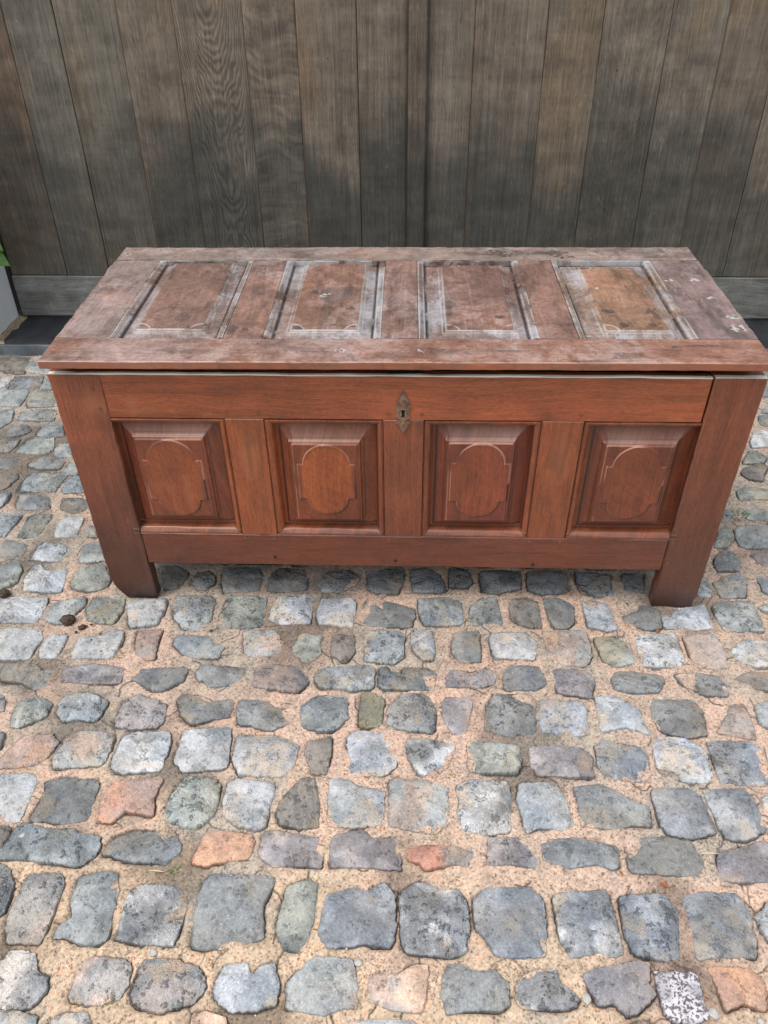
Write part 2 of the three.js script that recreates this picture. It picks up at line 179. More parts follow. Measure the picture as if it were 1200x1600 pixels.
const yard = new THREE.Group(); yard.name = 'cobbled_yard'; yard.rotation.x = TILT; yard.userData = { kind: 'structure', label: 'yard of worn grey setts in sandy mortar, sloping away from the gate' }; scene.add(yard);
const outlines = [];
function settGeometry(tone, poly, seed, N = 72) {
  const [c1, c2, rough] = TONES[tone], dz = 'oOrpP'.includes(tone) ? 0.26 : 0.4, P = poly.map(([x, z]) => new THREE.Vector3(x, 0, z));
  const curve = new THREE.CatmullRomCurve3(P, true, 'catmullrom', 0.14);
  let pts = curve.getSpacedPoints(N).slice(0, N);
  let cx = 0, cz = 0; pts.forEach((p) => { cx += p.x; cz += p.z; }); cx /= N; cz /= N;
  const R = Math.sqrt(pts.reduce((s, p) => s + (p.x - cx) ** 2 + (p.z - cz) ** 2, 0) / N);
  pts = pts.map((p) => { const d = 1 + ((vn(p.x * 420, p.z * 420, seed) - 0.5) * 0.0032 + (vn(p.x * 210, p.z * 210, seed + 3) - 0.5) * 0.0032 + (vn(p.x * 80, p.z * 80, seed + 4) - 0.5) * 0.003 + 0.0016) / R; return [cx + (p.x - cx) * d, cz + (p.z - cz) * d]; });
  outlines.push(pts);
  const rings = [[1.0, -0.026], [1.0, -0.0032], [0.994, -0.0006], [0.975, 0.001], [0.94, 0.002], [0.88, 0.0028], [0.8, 0.0034], [0.7, 0.0038], [0.6, 0.0041], [0.48, 0.0044], [0.36, 0.0046], [0.22, 0.0047], [0.1, 0.0048]], cuts = Array.from({ length: 3 + Math.floor(rnd() * 3) }, () => { const t = rnd() * 6.283; return [Math.cos(t), Math.sin(t), (0.15 + rnd() * 0.75) * R, (0.05 + rnd() * 0.2) * Math.min(1.3, rough)]; });
  const pos = [], col = [], uv = [], idx = [], tx = (rnd() - 0.5) * 0.05, tz = (rnd() - 0.5) * 0.05, uo = rnd(), vo = rnd(), lift = (rnd() - 0.5) * 0.004, rot = rnd() * 6.28, cr = Math.cos(rot), sr = Math.sin(rot), two = rnd() * 0.24 - 0.12;
  const A = lin(...dull(c1, dz), STONE_GAIN), B = lin(...dull(c2, dz), STONE_GAIN), jit = 0.92 + rnd() * 0.16;
  const put = (x, z, y, f) => {
    const n = fbm(x * 55, z * 55, seed + 2, 3) - 0.5, m = fbm(x * 16, z * 16, seed + 7, 2) - 0.5;
    const top = f < 0.99 ? (n * 0.005 + m * 0.005) * rough * smoothstep(1 - f, 0, 0.12) + (x - cx) * tx + (z - cz) * tz + lift - Math.min(0.006, cuts.reduce((s, [ca, sa, off, sl]) => Math.max(s, sl * ((x - cx) * ca + (z - cz) * sa - off)), 0)) : 0;
    pos.push(x, y + top, z); uv.push((x * cr - z * sr) * 2.5 + uo, (x * sr + z * cr) * 2.5 + vo);
    let w = tone === 'O' ? smoothstep(x - cx + n * 0.03, -0.012, 0.018) : tone === 'w' ? smoothstep(x - cx + n * 0.06, 0.0, 0.03) : smoothstep(fbm(x * 22, z * 22, seed + 13, 3) + two, 0.38, 0.62);
    const e = lerp(1, 0.86, smoothstep(f, 0.965, 1)) * jit * (1 + n * 0.18);
    col.push(lerp(A.r, B.r, w) * e, lerp(A.g, B.g, w) * e, lerp(A.b, B.b, w) * e);
  };
  rings.forEach(([f, y]) => pts.forEach(([x, z]) => put(cx + (x - cx) * f, cz + (z - cz) * f, y, f)));
  put(cx, cz, 0.0048, 0);
  for (let k = 0; k < rings.length - 1; k++) for (let i = 0; i < N; i++) { const a = k * N + i, b = k * N + ((i + 1) % N); idx.push(a, a + N, b, b, a + N, b + N); }
  const last = (rings.length - 1) * N, c = rings.length * N; for (let i = 0; i < N; i++) idx.push(last + i, c, last + ((i + 1) % N));
  // outlines run clockwise or not: make the top face up
  let area = 0; pts.forEach(([x, z], i) => { const q = pts[(i + 1) % N]; area += x * q[1] - q[0] * z; });
  if (area < 0) { /* already up */ } else for (let i = 0; i < idx.length; i += 3) { const t = idx[i]; idx[i] = idx[i + 1]; idx[i + 1] = t; }
  const g = new THREE.BufferGeometry(); g.setAttribute('position', new THREE.Float32BufferAttribute(pos, 3)); g.setAttribute('color', new THREE.Float32BufferAttribute(col, 3)); g.setAttribute('uv', new THREE.Float32BufferAttribute(uv, 2)); g.setIndex(idx); g.computeVertexNormals();
  return g;
}
const boxes = [];
SETTS.forEach((line, i) => {
  const [tone, ...rest] = line.split(' '), poly = rest.map((q) => q.split(',').map((n) => +n / 1000));
  const xs = poly.map((p) => p[0]), zs = poly.map((p) => p[1]);
  boxes.push([Math.min(...xs), Math.max(...xs), Math.min(...zs), Math.max(...zs)]);
  mesh(i ? 'sett_' + String(i).padStart(3, '0') : 'sett', settGeometry(tone, poly, 100 + i * 7), tone === 'S' ? M_GRANITE : 'swq'.includes(tone) ? M_STONES.rough : 'Dor'.includes(tone) ? M_STONES.smooth : [M_STONES.smooth, M_STONES.patchy, M_STONES.rough, M_STONES.layered, M_STONES.patchy][Math.floor(h2(i, 5, 77) * 5)], yard);
});
{ // the rows go on under the chest and beyond the picture
  const gs = [];
  for (let z = -1.3, row = 0; z < 1.75; row++) {
    const h = 0.082 + rnd() * 0.03;
    for (let x = -2.5 - rnd() * 0.1; x < 2.5;) {
      const w = 0.075 + rnd() * 0.06, x1 = x + w, z1 = z + h;
      if (!boxes.some((b) => x < b[1] + 0.008 && x1 > b[0] - 0.008 && z < b[3] + 0.008 && z1 > b[2] - 0.008)) {
        const j = () => (rnd() - 0.5) * 0.02;
        gs.push(settGeometry('ggdlevbd'[Math.floor(rnd() * 8)], [[x + j() * .5, z + j() * .5], [(x + x1) / 2, z + j() * .5], [x1 + j() * .5, z + j() * .5], [x1 + j() * .5, (z + z1) / 2], [x1 + j() * .5, z1 + j() * .5], [(x + x1) / 2, z1 + j() * .5], [x + j() * .5, z1 + j() * .5], [x + j() * .5, (z + z1) / 2]], 5000 + gs.length * 3, 22));
      }
      x = x1 + 0.018 + rnd() * 0.014;
    }
    z += h + 0.02;
  }
  mesh('sett_rows', mergeGeometries(gs), M_STONE, yard).userData = { kind: 'stuff' };
}
{ // mortar: one sheet, hollowed beside some stones and cracked, sandy with grains of every tone
  const S = 2048, X0 = -1.75, Z0 = -1.4, SZ = 3.4, cv = document.createElement('canvas'); cv.width = cv.height = S; const cx = cv.getContext('2d');
  cx.fillStyle = '#000'; cx.fillRect(0, 0, S, S); cx.fillStyle = '#fff';
  const px = (x) => ((x - X0) / SZ) * S, pz = (z) => ((z - Z0) / SZ) * S;
  for (const o of outlines) { cx.beginPath(); o.forEach(([x, z], i) => (i ? cx.lineTo(px(x), pz(z)) : cx.moveTo(px(x), pz(z)))); cx.fill(); }
  const m = cx.getImageData(0, 0, S, S).data, dist = new Float32Array(S * S);
  for (let i = 0; i < S * S; i++) dist[i] = m[4 * i] > 127 ? 0 : 1e3;
  for (let y = 1; y < S; y++) for (let x = 1; x < S - 1; x++) { const i = y * S + x; dist[i] = Math.min(dist[i], dist[i - 1] + 1, dist[i - S] + 1, dist[i - S - 1] + 1.41, dist[i - S + 1] + 1.41); }
  for (let y = S - 2; y >= 0; y--) for (let x = S - 2; x > 0; x--) { const i = y * S + x; dist[i] = Math.min(dist[i], dist[i + 1] + 1, dist[i + S] + 1, dist[i + S + 1] + 1.41, dist[i + S - 1] + 1.41); }
  // cracks run from stone to stone
  cx.fillStyle = '#000'; cx.fillRect(0, 0, S, S); cx.strokeStyle = '#fff'; cx.lineJoin = 'round';
  for (let k = 0; k < 330; k++) {
    const o = outlines[Math.floor(rnd() * SETTS.length)], p = o[Math.floor(rnd() * o.length)]; let x = px(p[0]), y = pz(p[1]), a = Math.floor(rnd() * 4) * 1.571 + (rnd() - 0.5); cx.lineWidth = 0.9 + rnd() * 1.0; cx.beginPath(); cx.moveTo(x, y);
    const n = 3 + Math.floor(rnd() * 9); for (let i = 0; i < n; i++) { a += (rnd() - 0.5) * 1.3; x += Math.cos(a) * 4.5; y += Math.sin(a) * 4.5; cx.lineTo(x, y); } cx.stroke();
  }
  const crack = cx.getImageData(0, 0, S, S).data, dmm = SZ / S;
  const gap = (x, z, d) => { const e = fbm(x * 14, z * 14, 901, 2), w = 0.0014 + 0.003 * smoothstep(e, 0.45, 0.75); return smoothstep(e, 0.4, 0.62) * (1 - smoothstep(d, w * 0.35, w)); };
  const [mC, mB] = bake(S, S, (u, v, o) => {
    const x = X0 + u * SZ, z = Z0 + v * SZ, i = Math.min(S - 1, Math.floor(v * S)) * S + Math.min(S - 1, Math.floor(u * S)), d = dist[i] * dmm, ck = crack[4 * i] / 255;
    const n1 = fbm(x * 5, z * 5, 31, 3), n2 = vn(x * 330, z * 330, 33), n3 = vn(x * 610, z * 610, 34), n4 = fbm(x * 40, z * 40, 36, 3), n5 = vn(x * 190, z * 190, 38);
    const grey = smoothstep(n1 * 0.9 - z * 0.16 + Math.abs(x) * 0.12, 0.42, 0.66), yel = smoothstep(z - x * 0.3 + (n1 - 0.5) * 0.6, 0.55, 0.95);
    let r = lerp(lerp(203, 206, yel), 182, grey), g = lerp(lerp(177, 182, yel), 170, grey), b = lerp(lerp(159, 156, yel), 156, grey);
    const t = 1 + (n2 - 0.5) * 0.24 + (n3 - 0.5) * 0.28 + (n4 - 0.5) * 0.3 + (n5 - 0.5) * 0.16; r *= t; g *= t; b *= t;
    const dk = smoothstep(n3 * 0.6 + n2 * 0.4, 0.2, 0.32); r *= lerp(0.72, 1, dk); g *= lerp(0.66, 1, dk); b *= lerp(0.64, 1, dk);
    const ru = smoothstep(n5 * 0.5 + n4 * 0.5, 0.64, 0.74); r *= 1 - ru * 0.05; g *= 1 - ru * 0.12; b *= 1 - ru * 0.16;
    const damp = smoothstep(fbm(x * 4 + 8, z * 4, 41, 4), 0.5, 0.72) * 0.3; r *= 1 - damp; g *= 1 - damp; b *= 1 - damp;
    const gp = Math.max(gap(x, z, d) * 0.75, ck * smoothstep(fbm(x * 30, z * 30, 44, 2), 0.3, 0.5) * 0.75); r = lerp(r, 62, gp); g = lerp(g, 54, gp); b = lerp(b, 46, gp);
    const K = 0.83; o[0] = r * K; o[1] = g * K; o[2] = b * K; o[3] = 140 + (n2 - 0.5) * 90 + (n3 - 0.5) * 80 + (n4 - 0.5) * 80 - ck * 90;
  });
  const N = 600, pos = new Float32Array((N + 1) * (N + 1) * 3), uv = new Float32Array((N + 1) * (N + 1) * 2), idx = [];
  for (let j = 0, k = 0; j <= N; j++) for (let i = 0; i <= N; i++, k++) {
    const u = i / N, v = j / N, x = X0 + u * SZ, z = Z0 + v * SZ, d = dist[Math.min(S - 1, Math.floor(v * S)) * S + Math.min(S - 1, Math.floor(u * S))] * dmm;
    pos[3 * k] = x; pos[3 * k + 2] = z; uv[2 * k] = u; uv[2 * k + 1] = v;
    pos[3 * k + 1] = -0.0024 + (fbm(x * 22, z * 22, 51, 3) - 0.5) * 0.0085 + (vn(x * 160, z * 160, 57) - 0.5) * 0.0012 - gap(x, z, d) * 0.01;
  }
  for (let j = 0; j < N; j++) for (let i = 0; i < N; i++) { const a = j * (N + 1) + i; idx.push(a, a + N + 1, a + 1, a + 1, a + N + 1, a + N + 2); }
  const g = new THREE.BufferGeometry(); g.setAttribute('position', new THREE.BufferAttribute(pos, 3)); g.setAttribute('uv', new THREE.BufferAttribute(uv, 2)); g.setIndex(idx); g.computeVertexNormals();
  mesh('mortar_bed', g, new THREE.MeshStandardMaterial({ map: mC, bumpMap: mB, bumpScale: 0.0022, roughness: 0.95 }), yard);
}
const ground = mesh('ground', new THREE.PlaneGeometry(60, 60).rotateX(-Math.PI / 2), new THREE.MeshStandardMaterial({ color: lin(150, 138, 122, 0.6), roughness: 0.95 }), scene);
onYard(ground, 0, -0.03, 0); ground.userData = { kind: 'structure' };

// ---------------------------------------------------------------- threshold, gateway wall and gate
const plainBake = (W, H, seed, base, amp, sx, sy) => bake(W, H, (u, v, o) => { const n = fbm(u * sx, v * sy, seed, 4) - 0.5, f = vn(u * 400, v * 400, seed + 3) - 0.5, k = 1 + n * amp + f * amp * 0.4; o[0] = base[0] * k; o[1] = base[1] * k; o[2] = base[2] * k; o[3] = 128 + n * 150 + f * 50; }, THREE.RepeatWrapping);
{
  const [c, b] = plainBake(512, 256, 61, [36, 39, 44], 0.7, 18, 9);
  const t = thing('threshold', 'dark bluestone threshold slab along the foot of the wooden gate', 'threshold'); t.rotation.x = TILT;
  const [c3, b3] = plainBake(256, 128, 69, [94, 102, 108], 0.5, 24, 6);
  mesh('worn_edge', setUV(board(-1.72, 1.72, -0.06, 0.0418, -1.3705, -1.3642, { bev: 0.003, jit: 0.0012 }), (x, y) => [x * 1.2, y * 3]), new THREE.MeshStandardMaterial({ map: c3, bumpMap: b3, bumpScale: 0.002, roughness: 0.7 }), t);
  const m = new THREE.MeshStandardMaterial({ map: c, bumpMap: b, bumpScale: 0.002, roughness: 0.55 });
  mesh('slab', setUV(board(-1.72, 1.72, -0.06, 0.042, -1.9, -1.371, { bev: 0.003, jit: 0.001 }), (x, y, z) => [x * 1.2, (z + y) * 2]), m, t);
  const [c2, b2] = plainBake(256, 256, 63, [134, 122, 100], 0.6, 30, 10);
  const f = board(-1.655, -1.615, 0.036, 0.052, -1.64, -1.372, { bev: 0.006, jit: 0.004, edit: (v) => { if (v[0] > -1.64) { v[1] = Math.min(v[1], 0.0435); v[0] += (vn(v[2] * 40, 3, 7) - 0.5) * 0.02; } } });
  mesh('mortar_fillet', setUV(f, (x, y, z) => [x * 8, z * 4]), new THREE.MeshStandardMaterial({ map: c2, bumpMap: b2, bumpScale: 0.002, roughness: 0.95 }), t);
}
let gateway;
{
  const [c, b] = plainBake(512, 512, 71, [205, 210, 214], 0.1, 8, 8);
  const m = new THREE.MeshStandardMaterial({ map: c, bumpMap: b, bumpScale: 0.003, roughness: 0.9 });
  const w = gateway = thing('gateway_wall', 'pale rendered wall around the wooden gate, its reveal showing at the left', 'wall');
  const uvw = (x, y, z) => [(x + z) * 0.7, y * 0.7];
  mesh('pier', setUV(board(-4.2, -1.647, 0.0, 4.2, -2.1, -1.372, { bev: 0.006, step: 0.2 }), uvw), m, w);
  mesh('pier', setUV(board(1.66, 4.2, 0.0, 4.2, -2.1, -1.372, { bev: 0.006, step: 0.2 }), uvw), m, w);
  mesh('lintel', setUV(board(-1.645, 1.658, 2.62, 4.2, -2.1, -1.374, { bev: 0.006, step: 0.2 }), uvw), m, w);
}
const GATE_Z = -1.6217;
const EDGES = [-1.628, -1.394, -1.217, -1.0, -0.807, -0.57, -0.3895, -0.1815, 0.0295, 0.2205, 0.466, 0.652, 0.877, 1.065, 1.2575, 1.45, 1.645];
const GX0 = -1.66, GW = 3.34, GY0 = 0.1, GH = 1.35;
//                 warm  dark  grey  ripple rings
const PLANK = [
  [1.25, 0.3, -0.1, 0, 0], [0.1, 0.1, 0.9, 0, 0], [0.3, 0.25, 0.6, 0, 0], [0.55, 0.9, 0.0, 0, 0.25], [0.45, 0.75, 0.1, 0, 1], [0.6, 0.35, 0.1, 1, 0], [0.5, 1.0, 0.0, 0, 0.1], [0.55, 0.85, 0.0, 0.2, 0],
  [0.35, 0.6, 0.35, 0, 0], [0.5, 0.9, 0.05, 0, 0], [0.35, 0.8, 0.3, 0, 0.15], [0.45, 0.75, 0.2, 0, 0.3], [0.35, 0.35, 0.6, 0, 0.15], [0.5, 0.6, 0.1, 0, 0], [0.45, 0.3, 0.4, 0.3, 0], [0.5, 0.5, 0.3, 0, 0]];
function grain(a, c, s) { // a along the grain, c across it, in metres
  const f1 = vn(c * 900, a * 16, s), f2 = vn(c * 420, a * 7, s + 1), f3 = fbm(c * 120, a * 2.2, s + 2, 3), pore = smoothstep(vn(c * 800, a * 60, s + 4), 0.18, 0.3);
  return [(f1 - 0.5) * 0.3 + (f2 - 0.5) * 0.22 + (f3 - 0.5) * 0.3, pore];
}
const GATE_GAIN = 0.84;
const [gaC, gaB] = bake(2048, 1024, (u, v, o) => {
  const x = GX0 + u * GW, y = GY0 + v * GH, rail = y < 0.2885 ? 1 : 0; let k = 0; while (k < 15 && x > EDGES[k + 1]) k++;
  const asta = !rail && x > -0.006 && x < 0.064; const s = rail ? 991 : asta ? 777 : 200 + k * 31;
  const [warm, dark, grey, ripple, rings] = rail ? [0.15, 0.1, 1, 0, 0] : asta ? [0.7, 0.55, -0.1, 0, 0.15] : PLANK[k];
  const wob = fbm(x * 6, y * 2.4, s + 40, 2) - 0.5;
  let [t, pore] = rail ? grain(x, y + wob * 0.03, s) : grain(y, x + wob * 0.012, s);
  if (rings > 0) {
    const xc = (EDGES[k] + EDGES[k + 1]) / 2 + 0.006, w = (x - xc) / 0.1, ph = y * 1.15 + w * w * 0.42 * (y > 0.46 ? -1 : 1) * (k === 4 ? 1 : 0.6) + (fbm(x * 14, y * 5, s + 50, 4) - 0.5) * 0.4;
    const rg = Math.abs(((ph * 17) % 1 + 1) % 1 - 0.5) * 2; t += (smoothstep(rg, 0.1, 0.9) - 0.5) * 0.34 * rings * (0.5 + fbm(x * 30, y * 8, s + 54, 2));
  }
  if (ripple > 0) t += (fbm(x * 12 + wob * 4, y * 70 + wob * 12, s + 60, 3) - 0.5) * 0.6 * ripple;
  t += (fbm(x * 20, y * 20, s + 70, 3) - 0.5) * 0.35;
  const blotch = fbm(x * 4, y * 3, s + 80, 3), edge = 0.79 + (blotch - 0.5) * 0.5 + (h2(k, 7, 3) - 0.5) * 0.12 + (vn(x * 160, y * 5, s + 83) - 0.5) * 0.1;
  const wet = rail ? 0 : smoothstep(edge - y + t * 0.05, -0.12, 0.14) * (0.4 + 0.5 * dark), foot = rail ? 0 : smoothstep(0.44 - y + (blotch - 0.5) * 0.1, 0.04, 0.2);
  let r = lerp(119, 127, warm), g = lerp(112, 110, warm), b = lerp(102, 93, warm);
  const gr = grey * 0.5 + (blotch - 0.5) * 0.5; r = lerp(r, 122, clamp(gr, 0, 1)); g = lerp(g, 119, clamp(gr, 0, 1)); b = lerp(b, 108, clamp(gr, 0, 1));
  r = lerp(r, 66, wet); g = lerp(g, 66, wet); b = lerp(b, 61, wet);
  r = lerp(r, 104, foot * 0.55); g = lerp(g, 105, foot * 0.55); b = lerp(b, 97, foot * 0.55);
  if (rail) { r = 128; g = 129; b = 125; }
  const red = smoothstep(fbm(x * 5, y * 2, s + 90, 3), 0.56, 0.74) * (1 - wet) * (rail ? 0.1 : 1); r *= 1 + red * 0.05; b *= 1 - red * 0.07;
  const dirtShade = x > -0.022 && x < -0.004 && !rail ? (x + 0.022) / 0.018 * 0.4 : x > 0.0625 && x < 0.078 && !rail ? (0.078 - x) / 0.0155 * 0.25 : 0; const m = (1 + t * 0.78 + (fbm(x * 9, y * 26, s + 99, 3) - 0.5) * 0.3) * (1 - dirtShade) * (asta ? 0.84 : 1); r *= m * lerp(0.86, 1, pore); g *= m * lerp(0.86, 1, pore); b *= m * lerp(0.86, 1, pore);  // shade beside the cover strip painted in, deepest at its edges
  const fleck = smoothstep(vn(x * 260, y * 34, s + 95), 0.84, 0.97) * 20; r += fleck; g += fleck; b += fleck * 0.9;
  o[0] = r * GATE_GAIN; o[1] = g * GATE_GAIN; o[2] = b * GATE_GAIN; o[3] = 128 + t * 150 - (1 - pore) * 40;
}, THREE.MirroredRepeatWrapping);
const M_GATE = new THREE.MeshStandardMaterial({ map: gaC, bumpMap: gaB, bumpScale: 0.0012, roughness: 0.78 });
const M_TONGUE = new THREE.MeshStandardMaterial({ color: lin(118, 80, 48, 0.7), roughness: 0.9 });
const M_DARK = new THREE.MeshStandardMaterial({ color: lin(38, 32, 27), roughness: 0.9 }), M_OLD = new THREE.MeshStandardMaterial({ color: lin(74, 60, 48), roughness: 0.9 });
const M_JAMB = new THREE.MeshStandardMaterial({ map: gaC, roughness: 0.8, color: 0x9a9a98 });
const gateUV = (x, y, z) => [(x - GX0 + (z - GATE_Z) * 0.3) / GW, (y - GY0) / GH];
const railBits = { step: 0.08 };
function leaf(from, to, label) {
  const t = thing('gate_leaf', label, 'gate'), TOP = 2.58;
  for (let k = from; k < to; k++) {
    const g = 0.0006 + h2(k, 2, 9) * 0.0009, z = GATE_Z + (h2(k, 4, 9) - 0.5) * 0.0025;
    mesh('plank', setUV(board(EDGES[k] + g, EDGES[k + 1] - g, 0.2905, TOP, GATE_Z - 0.03, z, { bev: 0.0022, jit: 0.0004, step: 0.1 }), gateUV), M_GATE, t);
    if (k > from) mesh('tongue', board(EDGES[k] - 0.012, EDGES[k] + 0.012, 0.29, TOP, GATE_Z - 0.02, GATE_Z - (h2(k, 5, 3) > 0.6 ? 0.0035 : 0.011), { step: 0.5 }), h2(k, 5, 3) > 0.6 ? M_TONGUE : M_OLD, t);
  }
  const a = EDGES[from] + (from ? 0.002 : 0), b = EDGES[to] - (from ? 0 : 0.002);
  mesh('bottom_rail', setUV(board(a, b, 0.1185, 0.2885, GATE_Z - 0.03, GATE_Z + 0.007, { bev: 0.003, jit: 0.0005, step: 0.08 }), gateUV), M_GATE, t);
  return t;
}
const leafA = leaf(0, 8, 'left leaf of the weathered oak gate, with the cover strip along its meeting edge');
mesh('cover_strip', setUV(board(-0.004, 0.0625, 0.293, 2.58, GATE_Z + 0.001, GATE_Z + 0.019, { bev: 0.004, jit: 0.0005, step: 0.1 }), gateUV), M_GATE, leafA);
const leafB = leaf(8, 16, 'right leaf of the weathered oak gate, behind the right half of the chest');
{
  const j = gateway; // the wooden frame strip in the reveal
  mesh('jamb', setUV(board(-1.6465, -1.6315, 0.1185, 2.6, -1.75, GATE_Z + 0.004, { step: 0.2 }), (x, y, z) => [(x + 2.0 + z) / 3, y]), M_JAMB, j);
  mesh('jamb', setUV(board(1.6465, 1.658, 0.1185, 2.6, -1.75, GATE_Z + 0.004, { step: 0.2 }), (x, y, z) => [(x + 2.0 + z) / 3, y]), M_JAMB, j);
  mesh('head', setUV(board(-1.63, 1.645, 2.585, 2.62, -1.75, GATE_Z + 0.004, { step: 0.2 }), (x, y, z) => [x / 3, y + z]), M_JAMB, j);
}
for (const [x, y, k] of [[-0.285, 1.06, 0], [-0.31, 0.5, 0], [-0.79, 0.49, 0], [-0.42, 0.78, 0], [0.235, 0.47, 1], [0.48, 0.5, 1], [0.72, 1.02, 1]]) mesh('nail', new THREE.CylinderGeometry(0.0022, 0.0026, 0.003, 8).rotateX(Math.PI / 2), M_OLD, k ? leafB : leafA).position.set(x, y, GATE_Z + 0.001);
// ---------------------------------------------------------------- the chest
const chest = thing('wooden_chest', 'old reddish brown oak chest with panelled front and dusty panelled lid', 'chest'); chest.rotation.x = TILT;
const HW = 0.75, H = 0.661, D = 0.6;
const OPEN = [[-0.638, -0.4055], [-0.2845, -0.059], [0.065, 0.2835], [0.4095, 0.641]], OY = [0.242, 0.537];   // openings of the front
const FIELDS = [[-0.598, -0.449, 0.281, 0.497], [-0.247, -0.1, 0.275, 0.487], [0.104, 0.243, 0.276, 0.493], [0.45, 0.596, 0.279, 0.49]];
const cart = (i, x, y) => { // how far a point lies inside the arched cartouche of front panel i
  const F = FIELDS[i], R = [0.0545, 0.053, 0.0535, 0.054][i], sh = [0.442, 0.434, 0.441, 0.437][i], lo = [0.329, 0.337, 0.335, 0.335][i], px = Math.abs(x - (F[0] + F[1]) / 2 - [-0.001, 0.001, 0.003, 0.002][i]);
  return y > sh ? R - Math.hypot(px, y - sh) : y < lo ? R * 0.92 - Math.hypot(px, (y - lo) * 1.06) : R + 0.0125 - px;
};
const spot = (x, y, cx, cy, rx, ry) => Math.max(0, 1 - ((x - cx) / rx) ** 2 - ((y - cy) / ry) ** 2);
const FRONT_GAIN = 0.87;
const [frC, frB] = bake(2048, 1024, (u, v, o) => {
  const x = -0.77 + u * 1.54, y = v * 0.72; let s, horiz = 0, r, g, b;
  const pan = OPEN.findIndex(([a, c]) => x > a && x < c && y > OY[0] && y < OY[1]);
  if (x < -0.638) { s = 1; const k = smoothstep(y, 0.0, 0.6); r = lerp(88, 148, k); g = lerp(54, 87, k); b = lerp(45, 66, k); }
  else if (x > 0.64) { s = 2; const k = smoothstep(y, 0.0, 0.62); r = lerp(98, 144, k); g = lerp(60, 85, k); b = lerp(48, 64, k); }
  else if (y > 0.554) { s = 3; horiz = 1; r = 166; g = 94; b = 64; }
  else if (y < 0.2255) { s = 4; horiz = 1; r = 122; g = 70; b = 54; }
  else if (pan >= 0) { s = 10 + pan; [r, g, b] = [[136, 74, 53], [138, 74, 48], [126, 66, 50], [122, 66, 48]][pan]; const q = smoothstep(cart(pan, x, y), -0.002, 0.012) * [0.8, 1.3, 0.7, 0.5][pan]; r += 26 * q; g += 16 * q; b += 6 * q; }
  else { const k = x < -0.2 ? 0 : x < 0.2 ? 1 : 2; s = 20 + k; [r, g, b] = [[160, 90, 58], [142, 81, 58], [152, 86, 58]][k]; }
  s = s * 53 + 7; const wob = (fbm(x * 5, y * 5, s + 30, 2) - 0.5) * 0.02, tilt = pan === 0 ? 0.35 : pan === 1 ? -0.1 : 0;
  const al = horiz ? x : y, ac = (horiz ? y : x + y * tilt * 0.4) + wob;
  const f1 = vn(ac * 1000, al * 22, s), f2 = fbm(ac * 260, al * 5, s + 1, 2), f3 = fbm(ac * 45, al * 1.6, s + 2, 3), pore = smoothstep(vn(ac * 900, al * 90, s + 4), 0.1, 0.24), bl = fbm(x * 9, y * 9, s + 6, 3);
  const rip = pan >= 0 ? (fbm(al * 150 + ac * 90, ac * 30, s + 8, 2) - 0.5) * (pan === 3 || pan === 1 ? 0.2 : 0.1) : 0;
  let t = (f1 - 0.5) * 0.22 + (f2 - 0.5) * 0.15 + (f3 - 0.5) * 0.15 + (bl - 0.5) * 0.45 + (vn(ac * 620, al * 130, s + 9) - 0.5) * 0.24 + rip;
  const m = (1 + t * 0.75) * lerp(0.86, 1, pore); r *= m * 1.02; b *= 0.84; g *= m * (0.965 + (f3 - 0.5) * 0.06); b *= m;
  let worn = 0; for (const q of [[-0.672, 0.6, 0.022, 0.045], [-0.655, 0.575, 0.02, 0.03], [-0.585, 0.585, 0.016, 0.03], [-0.56, 0.57, 0.03, 0.012], [-0.50, 0.36, 0.012, 0.1], [-0.535, 0.4, 0.01, 0.07], [-0.56, 0.155, 0.02, 0.03], [0.35, 0.45, 0.03, 0.1], [-0.345, 0.46, 0.03, 0.08]]) worn = Math.max(worn, spot(x, y, ...q) * smoothstep(bl, 0.3, 0.6));
  r = lerp(r, 188, worn * 0.42); g = lerp(g, 124, worn * 0.4); b = lerp(b, 84, worn * 0.38);
  const dirtShade = smoothstep(bl * 0.5 + f3 * 0.5, 0.56, 0.72) * 0.2 + (y < 0.06 ? (1 - y / 0.06) * 0.35 : 0); r *= 1 - dirtShade; g *= 1 - dirtShade; b *= 1 - dirtShade * 0.9;
  let edgeDark = 0; // dark lines along the mouldings and the edges of the openings
  if (y > 0.226 && y < 0.556 && x > -0.64 && x < 0.642) for (const [a, c] of OPEN) { const dx = Math.max(a - x, x - c), dy = Math.max(OY[0] - y, y - OY[1]), d = Math.max(dx, dy); edgeDark = Math.max(edgeDark, 1 - smoothstep(Math.abs(d + 0.001), 0.001, 0.005)); const d2 = Math.abs(d - 0.0175); if (d2 < 0.004 && dx < 0.0178 && dy < 0.0178) edgeDark = Math.max(edgeDark, (1 - d2 / 0.004) * 0.7); }
  r *= 1 - edgeDark * 0.46; g *= 1 - edgeDark * 0.46; b *= 1 - edgeDark * 0.44;
  if (pan >= 0) { // highlight painted along the tops of the raised edges, shade painted below them
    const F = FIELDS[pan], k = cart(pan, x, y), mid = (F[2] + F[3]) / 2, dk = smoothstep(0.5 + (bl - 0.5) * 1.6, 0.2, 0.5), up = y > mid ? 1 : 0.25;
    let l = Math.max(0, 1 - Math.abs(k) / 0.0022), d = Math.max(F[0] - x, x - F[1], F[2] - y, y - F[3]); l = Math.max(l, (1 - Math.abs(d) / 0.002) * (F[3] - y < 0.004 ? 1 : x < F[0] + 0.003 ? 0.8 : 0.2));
    l *= up === 1 || x < (F[0] + F[1]) / 2 ? 0.85 * dk : -0.5; if (l > 0) { r = lerp(r, 204, l); g = lerp(g, 160, l); b = lerp(b, 138, l); } else { r *= 1 + l; g *= 1 + l; b *= 1 + l; }
